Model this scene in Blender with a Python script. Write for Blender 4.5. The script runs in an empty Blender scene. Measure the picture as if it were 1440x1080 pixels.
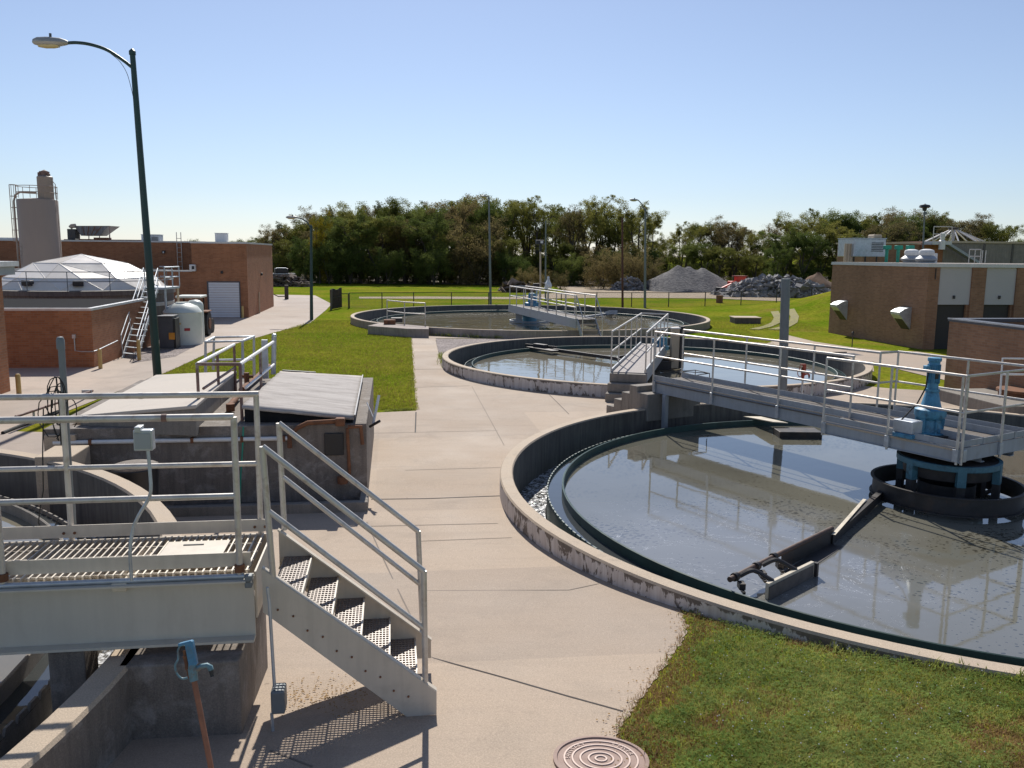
import bpy, bmesh, math, random
from mathutils import Vector, Matrix
random.seed(7)
R = math.radians
D = bpy.data
SC = bpy.context.scene
COL = SC.collection

# ------------------------------------------------------------------ survey of the site
# camera: 1203 px focal length on a 1440 px wide frame, pitched 8.63 deg down, 3.78 m above the pavement datum
FOC, PITCH, ROLL, CZ = 1203.0, 0.1506, 0.0097, 3.78
def _ray(x, y):
    x -= 720; y -= 540
    c, s = math.cos(ROLL), math.sin(ROLL); x, y = c*x+s*y, -s*x+c*y
    cp, sp = math.cos(PITCH), math.sin(PITCH)
    return x, cp*FOC-sp*y, -sp*FOC-cp*y
def G(x, y, z=0.0):                       # a surveyed point at height z
    d = _ray(x, y); t = (z-CZ)/d[2]
    return Vector((d[0]*t, d[1]*t, z))
def V(x, y, Y):                           # a surveyed point at distance Y
    d = _ray(x, y); t = Y/d[1]
    return Vector((d[0]*t, Y, CZ+d[2]*t))
_gp = [(-50,.75),(0,.68),(4,.58),(5,.50),(6,.40),(7,.29),(8,.215),(9,.155),(10.5,.1),(12.5,.06),(16,.035),(26,.03),(38,0.0),(4000,0.0)]
def gz(x, y):
    z = 0
    for (a, za), (b, zb) in zip(_gp, _gp[1:]):
        if a <= y <= b: z = za+(zb-za)*(y-a)/(b-a); break
    if 30 < y < 100 and x > 5:
        z += 2.25*math.exp(-((x-25.5)/6.2)**2-((y-57)/7.5)**2)
    return z
def GG(x, y, dz=0.0):                     # on the terrain
    z = 0.1
    for _ in range(12):
        p = G(x, y, z); z = gz(p.x, p.y)
    return Vector((p.x, p.y, z+dz))
SA = R(8.0)                               # the site grid is turned 8 degrees
E_ = Vector((math.cos(SA), math.sin(SA), 0)); N_ = Vector((-math.sin(SA), math.cos(SA), 0))
def frame(o, ang=SA):
    return Matrix.Translation(Vector(o)) @ Matrix.Rotation(ang, 4, 'Z')
def onwall(px, A, d):                     # distance along a wall (plan line A + t d) seen at column px
    q = V(px, 500, 30.0); a = Vector((q.x, q.y)); A = Vector((A[0], A[1])); d = Vector((d[0], d[1]))
    det = d.x*(-a.y)+a.x*d.y
    return ((-A.x)*(-a.y)+a.x*(-A.y))/det

# ------------------------------------------------------------------ materials
def nt(name):
    m = D.materials.new(name); m.use_nodes = True
    t = m.node_tree; t.nodes.clear()
    out = t.nodes.new('ShaderNodeOutputMaterial'); b = t.nodes.new('ShaderNodeBsdfPrincipled')
    t.links.new(b.outputs[0], out.inputs[0])
    return m, t, b, out
def node(t, typ, **kw):
    n = t.nodes.new(typ)
    for k, v in kw.items():
        if k in n.inputs: n.inputs[k].default_value = v
        else: setattr(n, k, v)
    return n
def pos(t):
    return node(t, 'ShaderNodeNewGeometry').outputs['Position']
def noise(t, vec, scale, detail=4, rough=.6, dist=0.0):
    n = node(t, 'ShaderNodeTexNoise'); n.inputs['Scale'].default_value = scale; n.inputs['Detail'].default_value = detail
    n.inputs['Roughness'].default_value = rough; n.inputs['Distortion'].default_value = dist
    t.links.new(vec, n.inputs['Vector']); return n.outputs['Fac']
def ramp(t, fac, stops, interp='LINEAR'):
    r = node(t, 'ShaderNodeValToRGB'); cr = r.color_ramp; cr.interpolation = interp
    while len(cr.elements) < len(stops): cr.elements.new(.5)
    for e, (p, c) in zip(cr.elements, stops):
        e.position = p; e.color = (c, c, c, 1) if isinstance(c, (int, float)) else (*c, 1)
    t.links.new(fac, r.inputs[0]); return r.outputs[0]
def mix(t, fac, a, b, mode='MIX'):
    m = node(t, 'ShaderNodeMix', data_type='RGBA', blend_type=mode)
    for sock, v in ((m.inputs[0], fac), (m.inputs[6], a), (m.inputs[7], b)):
        if isinstance(v, (int, float)): sock.default_value = v
        elif isinstance(v, tuple): sock.default_value = (*v, 1)
        else: t.links.new(v, sock)
    return m.outputs[2]
def math_(t, op, a, b=0.0, clamp=False):
    m = node(t, 'ShaderNodeMath', operation=op, use_clamp=clamp)
    for s, v in zip(m.inputs, (a, b)):
        if isinstance(v, (int, float)): s.default_value = v
        else: t.links.new(v, s)
    return m.outputs[0]
def bump(t, b, h, strength=.3, dist=.02):
    n = node(t, 'ShaderNodeBump'); n.inputs['Strength'].default_value = strength; n.inputs['Distance'].default_value = dist
    t.links.new(h, n.inputs['Height']); t.links.new(n.outputs[0], b.inputs['Normal'])
def scl(c, k): return tuple(min(1, v*k) for v in c)
def stretch(t, v, s):
    m = node(t, 'ShaderNodeMapping'); m.inputs['Scale'].default_value = s; t.links.new(v, m.inputs[0]); return m.outputs[0]

def mk(name, col, rough=.6, metal=0.0, var=.18, scale=3.0, stain=None, stain_scale=1.2, stain_amt=.5, streak=0.0, fine=0.0, bmp=.0, bscale=40, spec=.5):
    """general weathered surface: tone patches, vertical streaks, stains of another colour, fine grain"""
    m, t, b, o = nt(name); P = pos(t)
    n1 = noise(t, P, scale, 5, .62)
    c = mix(t, ramp(t, n1, [(.3, 0), (.7, 1)]), scl(col, 1-var), scl(col, 1+var))
    if streak:
        s = noise(t, stretch(t, P, (6, 6, .5)), 2.2, 4, .6)
        c = mix(t, math_(t, 'MULTIPLY', ramp(t, s, [(.42, 0), (.66, 1)]), streak), c, scl(col, .45))
    if stain:
        n2 = noise(t, P, stain_scale, 6, .68, .4)
        c = mix(t, math_(t, 'MULTIPLY', ramp(t, n2, [(.52, 0), (.68, 1)]), stain_amt), c, stain)
    if fine:
        n3 = noise(t, P, 90, 2, .7)
        c = mix(t, fine, c, ramp(t, n3, [(.3, scl(col, .45)), (.55, col), (.72, scl(col, 1.5))]))
    t.links.new(c, b.inputs['Base Color'])
    b.inputs['Metallic'].default_value = metal; b.inputs['Specular IOR Level'].default_value = spec
    r = ramp(t, n1, [(.25, max(.03, rough-.12)), (.75, min(1, rough+.12))]); t.links.new(r, b.inputs['Roughness'])
    if bmp: bump(t, b, noise(t, P, bscale, 4, .65), bmp, .01)
    return m

M = {}
M['pave'] = mk('pavement_concrete', (.425, .335, .255), .85, var=.1, scale=.5, stain=(.30, .245, .19), stain_scale=.9, stain_amt=.45, fine=.4, bmp=.35, bscale=140)
def paving(m, w, h, off=(0, 0)):
    t = m.node_tree; b = [n for n in t.nodes if n.type == 'BSDF_PRINCIPLED'][0]; src = b.inputs['Base Color'].links[0].from_socket; P = pos(t)
    mp = node(t, 'ShaderNodeMapping'); mp.inputs['Rotation'].default_value = (0, 0, -R(8)); mp.inputs['Location'].default_value = (off[0], off[1], 0); t.links.new(P, mp.inputs[0])
    br = node(t, 'ShaderNodeTexBrick', offset=0.0); t.links.new(mp.outputs[0], br.inputs['Vector'])
    for k, v in (('Scale', 1.0), ('Brick Width', w), ('Row Height', h), ('Mortar Size', 0.0), ('Bias', 0.0)): br.inputs[k].default_value = v
    br.inputs['Color1'].default_value = (.90, .90, .91, 1); br.inputs['Color2'].default_value = (1.08, 1.07, 1.05, 1)
    c = mix(t, 1.0, src, br.outputs[0], 'MULTIPLY')
    v = node(t, 'ShaderNodeTexVoronoi'); v.inputs['Scale'].default_value = 1.6; t.links.new(P, v.inputs['Vector'])
    sp = math_(t, 'LESS_THAN', math_(t, 'ADD', v.outputs['Distance'], math_(t, 'MULTIPLY', noise(t, P, 30, 3), .06)), .058)
    c = mix(t, math_(t, 'MULTIPLY', sp, .45), c, (.14, .10, .075))
    sw = noise(t, stretch(t, P, (.5, 3.5, 1)), 1.1, 5, .65)
    c = mix(t, math_(t, 'MULTIPLY', ramp(t, sw, [(.5, 0), (.72, 1)]), .22), c, (.25, .195, .15))
    dr = noise(t, P, .55, 6, .7, .8)
    c = mix(t, math_(t, 'MULTIPLY', ramp(t, dr, [(.56, 0), (.66, 1)]), .28), c, (.24, .19, .15))
    t.links.new(c, b.inputs['Base Color'])
paving(M['pave'], 3.4, 2.6, (.3, .9))
M['drive'] = mk('driveway_concrete', (.415, .34, .28), .85, var=.16, scale=.35, stain=(.27, .225, .19), stain_scale=.5, stain_amt=.7, fine=.3, bmp=.2, bscale=60)
paving(M['drive'], 4.2, 4.6)
M['rim'] = mk('rim_concrete', (.50, .40, .295), .85, var=.16, scale=2.2, stain=(.25, .21, .17), stain_scale=3, stain_amt=.5, fine=.4, bmp=.3, bscale=90)
M['conc'] = mk('grey_concrete', (.27, .24, .205), .88, var=.22, scale=1.6, stain=(.12, .105, .09), stain_scale=2.2, stain_amt=.6, streak=.5, fine=.35, bmp=.35, bscale=70)
M['old'] = mk('weathered_concrete', (.225, .19, .16), .9, var=.3, scale=1.4, stain=(.50, .465, .43), stain_scale=4, stain_amt=.62, streak=.7, fine=.4, bmp=.5, bscale=60)
M['inner'] = mk('wet_wall_concrete', (.14, .126, .112), .75, var=.25, scale=1.2, stain=(.06, .06, .06), stain_scale=1.2, stain_amt=.6, streak=.7, bmp=.3, bscale=50)
M['dome'] = mk('warm_white_panel', (.80, .735, .65), .35, var=.05, scale=.8, stain=(.6, .5, .4), stain_scale=1.5, stain_amt=.35)
M['hopper'] = mk('rusty_hopper', (.20, .185, .18), .7, .1, var=.25, scale=1.5, stain=(.13, .05, .03), stain_scale=1.2, stain_amt=.8, streak=.6)
M['bridgedeck'] = mk('pale_bridge_deck', (.34, .305, .285), .8, var=.15, scale=3)
M['worn'] = mk('worn_grass', (.25, .22, .075), .95, var=.3, scale=2, stain=(.16, .18, .03), stain_scale=2, stain_amt=.7)
M['joint'] = mk('joint_filler', (.06, .05, .045), .9)
M['alu'] = mk('aluminium_pipe', (.60, .565, .52), .45, .45, var=.14, scale=5, stain=(.28, .19, .12), stain_scale=7, stain_amt=.5, bmp=.05, bscale=200)
M['galv'] = mk('galvanised_steel', (.50, .53, .56), .45, .5, var=.2, scale=6, stain=(.25, .24, .23), stain_scale=3, stain_amt=.4)
M['whitesteel'] = mk('off_white_painted_steel', (.63, .555, .45), .5, var=.07, scale=1.2, stain=(.42, .36, .28), stain_scale=2.5, stain_amt=.4, streak=.18)
M['greysteel'] = mk('grey_painted_steel', (.36, .385, .41), .5, .1, var=.08, scale=1.5, stain=(.3, .28, .25), stain_scale=2.5, stain_amt=.5, streak=.2)
M['grate'] = mk('grating_steel', (.52, .47, .40), .55, .3, var=.25, scale=5, stain=(.2, .13, .08), stain_scale=4, stain_amt=.4)
M['tread'] = mk('tread_steel', (.27, .24, .22), .5, .4, var=.2, scale=6)
M['decking'] = mk('weathered_deck', (.135, .115, .10), .8, var=.3, scale=5, stain=(.07, .06, .05), stain_amt=.6)
M['rust'] = mk('rusty_steel', (.20, .085, .04), .85, var=.35, scale=7, stain=(.09, .045, .03), stain_scale=5, stain_amt=.7, bmp=.3, bscale=60)
M['rustrail'] = mk('rusty_painted_rail', (.20, .12, .10), .7, var=.3, scale=8, stain=(.42, .38, .36), stain_scale=6, stain_amt=.6)
M['dark'] = mk('dark_steel', (.045, .042, .042), .55, .3, var=.35, scale=5, stain=(.10, .065, .045), stain_scale=4, stain_amt=.5)
M['black'] = mk('black_plastic', (.022, .022, .024), .45, var=.2)
M['blackroof'] = mk('black_roofing', (.020, .020, .022), 1.0, var=.3, spec=.05)
M['rubber'] = mk('rubber', (.02, .02, .02), .8)
M['blue'] = mk('blue_enamel', (.075, .27, .43), .45, var=.2, scale=6, stain=(.02, .06, .10), stain_scale=9, stain_amt=.75, streak=.3)
M['teal'] = mk('chipped_teal_paint', (.06, .17, .22), .5, var=.25, scale=5, stain=(.03, .05, .06), stain_scale=5, stain_amt=.8)
M['greenbaffle'] = mk('dark_green_fibreglass', (.030, .075, .066), .5, var=.22, scale=2, stain=(.02, .035, .03), stain_scale=3, stain_amt=.6)
M['polegreen'] = mk('dark_green_pole', (.018, .052, .050), .45, var=.2, scale=2)
M['polegrey'] = mk('grey_pole', (.17, .19, .20), .5, .2, var=.15, scale=2)
M['polebrown'] = mk('brown_pole', (.10, .035, .025), .7)
M['tan'] = mk('tan_paint', (.50, .40, .28), .6, var=.1)
M['yellow'] = mk('faded_yellow_paint', (.56, .38, .13), .6, var=.15, scale=4, stain=(.4, .33, .22), stain_amt=.4)
M['white'] = mk('white_paint', (.76, .75, .73), .45, var=.06, streak=.12)
M['fabric'] = mk('weathered_white_membrane', (.47, .435, .405), .85, var=.10, scale=2.0, stain=(.30, .265, .24), stain_scale=2.4, stain_amt=.45, fine=.2, bmp=.25, bscale=9, spec=.2)
def streaks(m, s, k, col):
    t = m.node_tree; b = [n for n in t.nodes if n.type == 'BSDF_PRINCIPLED'][0]; src = b.inputs['Base Color'].links[0].from_socket; P = pos(t)
    mp = node(t, 'ShaderNodeMapping'); mp.inputs['Rotation'].default_value = (0, 0, -R(8)); mp.inputs['Scale'].default_value = s; t.links.new(P, mp.inputs[0])
    c = mix(t, math_(t, 'MULTIPLY', ramp(t, noise(t, mp.outputs[0], 1.0, 5, .7, .3), [(.48, 0), (.62, 1)]), k), src, col); t.links.new(c, b.inputs['Base Color'])
streaks(M['fabric'], (.7, 7, 1), .6, (.25, .22, .20)); streaks(M['fabric'], (2.5, 26, 1), .5, (.28, .25, .23))
M['smooth'] = mk('smooth_white_membrane', (.58, .52, .45), .8, var=.07, scale=.8, stain=(.36, .32, .28), stain_scale=1.2, stain_amt=.4, fine=.15, bmp=.15, bscale=30, spec=.2)
M['girderpaint'] = mk('off_white_girder_paint', (.60, .555, .465), .5, var=.05, scale=1.2, stain=(.42, .36, .28), stain_scale=2.5, stain_amt=.25, streak=.1)  # the girder's own off-white coat, lightly stained
M['outer3'] = mk('pinkish_concrete', (.37, .31, .27), .88, var=.22, scale=1.6, stain=(.16, .12, .10), stain_scale=2.2, stain_amt=.6, streak=.5, fine=.3, bmp=.3)
M['thinjoint'] = mk('worn_joint', (.20, .165, .135), .9)
M['coping'] = mk('metal_coping', (.55, .55, .55), .45, .3, var=.12)
M['darkcoping'] = mk('dark_coping', (.09, .09, .10), .45, .2)
M['panel'] = mk('grey_white_panel', (.47, .455, .445), .7, var=.05, scale=.8)
M['doordark'] = mk('dark_door', (.035, .03, .028), .6)
M['rollup'] = mk('white_rollup_door', (.72, .72, .74), .5, var=.03)
M['silo'] = mk('taupe_silo_paint', (.335, .265, .215), .55, var=.04, scale=.6, streak=.06)
M['hydrant'] = mk('chipped_blue_paint', (.13, .235, .27), .5, var=.3, scale=20, stain=(.2, .10, .05), stain_scale=14, stain_amt=.8)
M['hydblue'] = mk('blue_lever_paint', (.07, .22, .36), .5, var=.25, scale=20, stain=(.12, .16, .17), stain_scale=12, stain_amt=.6)
M['rustpipe'] = mk('rust_brown_pipe', (.30, .13, .075), .7, var=.25, scale=12, bmp=.2, bscale=80)
M['redpaint'] = mk('faded_red_paint', (.28, .05, .03), .6, var=.2)
M['redbright'] = mk('red_machine_paint', (.62, .06, .03), .5, var=.15)
M['tanklid'] = mk('pale_green_plastic', (.66, .68, .62), .4, var=.06)
M['greenpaint'] = mk('green_vent_paint', (.03, .30, .20), .5)
M['iron'] = mk('rusty_cast_iron', (.285, .195, .16), .7, .1, var=.12, scale=6, stain=(.17, .10, .075), stain_scale=4, stain_amt=.4, bmp=.25, bscale=120)
M['ironrib'] = mk('worn_cast_iron', (.42, .32, .275), .55, .2, var=.1, scale=9)
M['gravel'] = None
M['log'] = mk('log_bark', (.15, .11, .085), .9, var=.4, scale=3)
M['glasslamp'] = mk('lamp_lens', (.55, .45, .22), .25, var=.08)
M['lamphead'] = mk('lamp_housing', (.40, .39, .37), .5, .2, var=.08)
M['orange'] = mk('orange_sticker', (.75, .30, .03), .5)
M['redsign'] = mk('red_sign', (.40, .02, .03), .5)
M['paper'] = mk('tan_board', (.64, .56, .43), .6, streak=.2)
M['hinge'] = mk('brown_black_steel', (.095, .06, .045), .6, .2, var=.3, scale=8, stain=(.16, .075, .04), stain_scale=7, stain_amt=.6)

def brick(name, c1, c2, mortar):
    m, t, b, o = nt(name); P = pos(t)
    s = node(t, 'ShaderNodeSeparateXYZ'); t.links.new(P, s.inputs[0])
    u = math_(t, 'ADD', math_(t, 'MULTIPLY', s.outputs[0], math.cos(SA)-math.sin(SA)), math_(t, 'MULTIPLY', s.outputs[1], math.sin(SA)+math.cos(SA)))
    c = node(t, 'ShaderNodeCombineXYZ'); t.links.new(u, c.inputs[0]); t.links.new(s.outputs[2], c.inputs[1])
    br = node(t, 'ShaderNodeTexBrick'); t.links.new(c.outputs[0], br.inputs['Vector'])
    for k, v in (('Scale', 1.0), ('Brick Width', .21), ('Row Height', .071), ('Mortar Size', .007), ('Mortar Smooth', .2), ('Bias', -.1)): br.inputs[k].default_value = v
    br.inputs['Color1'].default_value = (*c1, 1); br.inputs['Color2'].default_value = (*c2, 1); br.inputs['Mortar'].default_value = (*mortar, 1)
    n = noise(t, P, .5, 5, .65); n2 = noise(t, stretch(t, P, (3, 3, .4)), 1.5, 4)
    col = mix(t, .55, br.outputs[0], ramp(t, n, [(.3, .62), (.7, 1.2)]), 'MULTIPLY')
    col = mix(t, math_(t, 'MULTIPLY', ramp(t, n2, [(.5, 0), (.75, 1)]), .35), col, scl(c1, .5))
    t.links.new(col, b.inputs['Base Color']); b.inputs['Roughness'].default_value = .9
    bump(t, b, br.outputs['Fac'], -.4, .008)
    return m
M['brick'] = brick('orange_brown_brick', (.40, .165, .075), (.30, .115, .050), (.30, .19, .125))
M['brickr'] = brick('tan_brown_brick', (.33, .18, .10), (.25, .13, .072), (.27, .19, .13))

def paintwall():
    """white paint peeling off grey concrete: chips cluster along the top arris and the foot"""
    m, t, b, o = nt('peeling_white_paint'); P = pos(t)
    s = node(t, 'ShaderNodeSeparateXYZ'); t.links.new(P, s.inputs[0])
    n = noise(t, stretch(t, P, (1, 1, .55)), 7, 7, .72, .5)
    n2 = noise(t, P, .7, 3, .5)
    top = ramp(t, math_(t, 'SUBTRACT', s.outputs[2], .29), [(0, 0), (.075, 1)])
    low = ramp(t, math_(t, 'SUBTRACT', .12, s.outputs[2]), [(0, 0), (.10, 1)])
    k = math_(t, 'ADD', n, math_(t, 'MULTIPLY', top, .16)); k = math_(t, 'ADD', k, math_(t, 'MULTIPLY', low, .10))
    k = math_(t, 'ADD', k, math_(t, 'MULTIPLY', math_(t, 'SUBTRACT', n2, .5), .45))
    f = ramp(t, k, [(.555, 0), (.585, 1)])
    conc = mix(t, noise(t, P, 12, 5), (.09, .075, .065), (.24, .20, .165))
    wht = mix(t, ramp(t, noise(t, stretch(t, P, (6, 6, .6)), 2.5, 5), [(.35, 0), (.75, 1)]), (.66, .62, .585), (.46, .40, .355))
    t.links.new(mix(t, f, wht, conc), b.inputs['Base Color']); b.inputs['Roughness'].default_value = .8
    bump(t, b, f, -.5, .006)
    return m
M['peel'] = paintwall()

def grassmat(name, near=False):
    m, t, b, o = nt(name); P = pos(t)
    n1 = noise(t, P, .18, 6, .6, .3); n2 = noise(t, P, 1.6, 6, .7); n3 = noise(t, P, 14 if not near else 40, 4, .75)
    c = mix(t, ramp(t, n1, [(.38, 0), (.62, 1)]), (.115, .185, .010), (.235, .230, .026))
    n4 = noise(t, P, .33, 5, .65, .6); n5 = noise(t, P, 4.5, 4, .7)
    c = mix(t, math_(t, 'MULTIPLY', ramp(t, n4, [(.55, 0), (.70, 1)]), .75), c, (.24, .175, .05))
    c = mix(t, math_(t, 'MULTIPLY', ramp(t, n2, [(.52, 0), (.72, 1)]), .45), c, (.23, .165, .05))
    c = mix(t, .7, c, ramp(t, n5, [(.30, .55), (.70, 1.45)]), 'MULTIPLY')
    c = mix(t, .75, c, ramp(t, n3, [(.28, .45), (.72, 1.5)]), 'MULTIPLY')
    if near: c = mix(t, .55, c, (.075, .055, .025))
    t.links.new(c, b.inputs['Base Color']); b.inputs['Roughness'].default_value = .95; b.inputs['Specular IOR Level'].default_value = 0
    bump(t, b, n3, .9, .05)
    return m
M['grass'] = grassmat('lawn_grass')

def speck(name, cols, scale, bm=.8):
    m, t, b, o = nt(name); P = pos(t)
    v = node(t, 'ShaderNodeTexVoronoi'); v.inputs['Scale'].default_value = scale; t.links.new(P, v.inputs['Vector'])
    s = node(t, 'ShaderNodeSeparateColor'); t.links.new(v.outputs['Color'], s.inputs[0])
    c = ramp(t, s.outputs[0], [(i/(len(cols)-1), k) for i, k in enumerate(cols)])
    c = mix(t, .6, c, ramp(t, noise(t, P, .6, 5), [(.3, .6), (.7, 1.2)]), 'MULTIPLY')
    t.links.new(c, b.inputs['Base Color']); b.inputs['Roughness'].default_value = .95
    bump(t, b, v.outputs['Distance'], bm, .05); return m
M['gravel'] = speck('grey_pink_gravel', [(.16, .13, .12), (.30, .25, .235), (.42, .36, .33)], 18)
M['dirt'] = mk('dry_dirt', (.33, .25, .165), .95, var=.25, scale=.3, stain=(.20, .17, .07), stain_scale=.4, stain_amt=.7, fine=.3)
M['heap'] = speck('grey_gravel_heap', [(.085, .082, .085), (.135, .128, .128), (.19, .178, .17)], 5)
M['rubble'] = mk('broken_concrete', (.25, .24, .235), .9, var=.35, scale=.8, stain=(.15, .14, .14), stain_scale=1.0, stain_amt=.6)
M['brush'] = mk('dry_brush', (.12, .085, .055), .95, var=.5, scale=2)
M['soil'] = mk('clay_soil', (.15, .085, .05), .95, var=.3, scale=1)

def watermat(name, col, spots=True, ripple=.12, rs=2.5, ior=1.5, foam=0.0, rough=.04, film_glare=None):
    m, t, b, o = nt(name); P = pos(t)
    n1 = noise(t, P, .25, 5, .55, .6)
    c = mix(t, ramp(t, n1, [(.35, 0), (.65, 1)]), scl(col, .85), scl(col, 1.18))
    if spots:
        drift = noise(t, stretch(t, P, (1.0, 1.6, 1)), .45, 4, .6, .8)
        v = node(t, 'ShaderNodeTexVoronoi'); v.inputs['Scale'].default_value = 13; t.links.new(stretch(t, P, (1, 1.35, 1)), v.inputs['Vector'])
        nn = noise(t, P, 24, 3, .6)
        lim = math_(t, 'MULTIPLY', ramp(t, drift, [(.38, 0), (.62, 1)]), .42)
        sp = math_(t, 'LESS_THAN', math_(t, 'ADD', v.outputs['Distance'], math_(t, 'MULTIPLY', math_(t, 'SUBTRACT', nn, .5), .35)), lim)
        c = mix(t, math_(t, 'MULTIPLY', sp, .8), c, (.035, .032, .022))
        v2 = node(t, 'ShaderNodeTexVoronoi'); v2.inputs['Scale'].default_value = 14; t.links.new(P, v2.inputs['Vector'])
        d2 = noise(t, P, .33, 3, .6, .5)
        lim2 = math_(t, 'MULTIPLY', ramp(t, d2, [(.56, 0), (.72, 1)]), .10)
        c = mix(t, math_(t, 'LESS_THAN', v2.outputs['Distance'], lim2), c, (.55, .54, .52))
    if film_glare:
        fx, fy, fr = film_glare
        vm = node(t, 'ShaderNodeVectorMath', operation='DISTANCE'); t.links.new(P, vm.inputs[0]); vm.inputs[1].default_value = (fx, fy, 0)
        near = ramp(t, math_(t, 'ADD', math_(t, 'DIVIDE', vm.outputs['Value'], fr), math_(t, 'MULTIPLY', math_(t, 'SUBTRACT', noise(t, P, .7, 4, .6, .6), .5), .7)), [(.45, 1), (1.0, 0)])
        c = mix(t, math_(t, 'MULTIPLY', near, .26), c, (.36, .37, .40))  # scum film, with its whitish glare put into the water colour
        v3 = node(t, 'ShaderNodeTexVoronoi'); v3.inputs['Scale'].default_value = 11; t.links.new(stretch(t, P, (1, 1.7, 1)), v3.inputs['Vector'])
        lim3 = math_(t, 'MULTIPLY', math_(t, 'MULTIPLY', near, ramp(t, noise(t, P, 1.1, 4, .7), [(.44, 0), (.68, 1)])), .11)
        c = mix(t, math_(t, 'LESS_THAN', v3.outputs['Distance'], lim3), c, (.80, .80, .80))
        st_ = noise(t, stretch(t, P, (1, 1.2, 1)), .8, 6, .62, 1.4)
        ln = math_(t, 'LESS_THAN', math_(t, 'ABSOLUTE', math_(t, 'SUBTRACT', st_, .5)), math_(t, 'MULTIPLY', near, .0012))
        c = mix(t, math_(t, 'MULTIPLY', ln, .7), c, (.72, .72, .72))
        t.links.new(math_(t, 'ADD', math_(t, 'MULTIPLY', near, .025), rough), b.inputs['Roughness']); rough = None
    rg = rough
    if foam:
        f = noise(t, stretch(t, P, (1, 1, 1)), 9, 7, .8, 1.2)
        ff = ramp(t, f, [(.47, 0), (.56, 1)])
        c = mix(t, math_(t, 'MULTIPLY', ff, foam), c, (.75, .76, .78))
        rg = None; t.links.new(math_(t, 'MULTIPLY', ff, .5), b.inputs['Roughness'])
    t.links.new(c, b.inputs['Base Color'])
    if rg is not None: b.inputs['Roughness'].default_value = rg
    b.inputs['IOR'].default_value = ior
    w = noise(t, stretch(t, P, (1, 1, 1)), rs, 3, .5, .4)
    bump(t, b, w, ripple, .05)
    return m
M['water'] = watermat('settling_tank_water', (.150, .143, .112), True, .032, 1.6, 2.15, film_glare=(3.0, 10.6, 2.9))
M['water2'] = watermat('far_tank_water', (.20, .178, .130), False, .09, 1.6, 1.8)
M['water3'] = watermat('rippled_tank_water', (.195, .172, .125), False, .55, 1.1, 1.85)
M['launder'] = watermat('overflow_water', (.07, .065, .05), False, .9, 6, 1.45, foam=.8)
M['strip'] = watermat('still_overflow_water', (.05, .055, .055), False, .04, 2, 1.7)

def leafmat(name, c1, c2, tr=.35):
    m, t, b, o = nt(name); P = pos(t)
    oi = node(t, 'ShaderNodeObjectInfo')
    n = noise(t, P, .55, 4, .6); n2 = noise(t, P, 5, 2)
    k = math_(t, 'ADD', math_(t, 'MULTIPLY', n, .75), math_(t, 'MULTIPLY', oi.outputs['Random'], .5))
    c = mix(t, ramp(t, k, [(.35, 0), (.85, 1)]), c1, c2)
    c = mix(t, .6, c, ramp(t, n2, [(.3, .55), (.7, 1.35)]), 'MULTIPLY')
    t.links.new(c, b.inputs['Base Color']); b.inputs['Roughness'].default_value = .8; b.inputs['Specular IOR Level'].default_value = .12
    tl = node(t, 'ShaderNodeBsdfTranslucent'); t.links.new(c, tl.inputs[0])
    ms = node(t, 'ShaderNodeMixShader'); ms.inputs[0].default_value = tr
    t.links.new(b.outputs[0], ms.inputs[1]); t.links.new(tl.outputs[0], ms.inputs[2]); t.links.new(ms.outputs[0], o.inputs[0])
    return m
M['leafA'] = leafmat('olive_foliage', (.105, .125, .028), (.240, .230, .055), .5)
M['leafB'] = leafmat('green_foliage', (.075, .110, .026), (.165, .195, .048), .5)
M['leafC'] = leafmat('brown_green_foliage', (.120, .105, .045), (.215, .170, .072), .5)
M['leafY'] = leafmat('yellow_foliage', (.20, .17, .012), (.30, .23, .02))
M['bark'] = mk('tree_bark', (.085, .07, .055), .95, var=.3, scale=3)
M['blade'] = leafmat('grass_blades', (.165, .215, .03), (.44, .44, .13), .45)
M['lawnblade'] = leafmat('lawn_blades', (.17, .23, .016), (.37, .37, .05), .45)
M['bladed'] = leafmat('dry_grass_blades', (.27, .16, .065), (.40, .265, .12), .3)
M['clover'] = leafmat('clover_leaves', (.14, .215, .04), (.31, .37, .11), .45)

def chainlink():
    m, t, b, o = nt('chain_link_mesh'); P = pos(t)
    b.inputs['Base Color'].default_value = (.12, .12, .12, 1); b.inputs['Metallic'].default_value = .3; b.inputs['Roughness'].default_value = .6
    s = node(t, 'ShaderNodeSeparateXYZ'); t.links.new(P, s.inputs[0])
    u = math_(t, 'ADD', s.outputs[0], math_(t, 'MULTIPLY', s.outputs[1], .35))
    def ln(v):
        f = math_(t, 'FRACT', math_(t, 'MULTIPLY', v, 13.0)); return math_(t, 'LESS_THAN', f, .10)
    k = math_(t, 'MAXIMUM', ln(math_(t, 'ADD', u, s.outputs[2])), ln(math_(t, 'SUBTRACT', u, s.outputs[2])))
    tr = node(t, 'ShaderNodeBsdfTransparent'); ms = node(t, 'ShaderNodeMixShader')
    t.links.new(k, ms.inputs[0]); t.links.new(tr.outputs[0], ms.inputs[1]); t.links.new(b.outputs[0], ms.inputs[2]); t.links.new(ms.outputs[0], o.inputs[0])
    return m
M['chain'] = chainlink()

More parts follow.
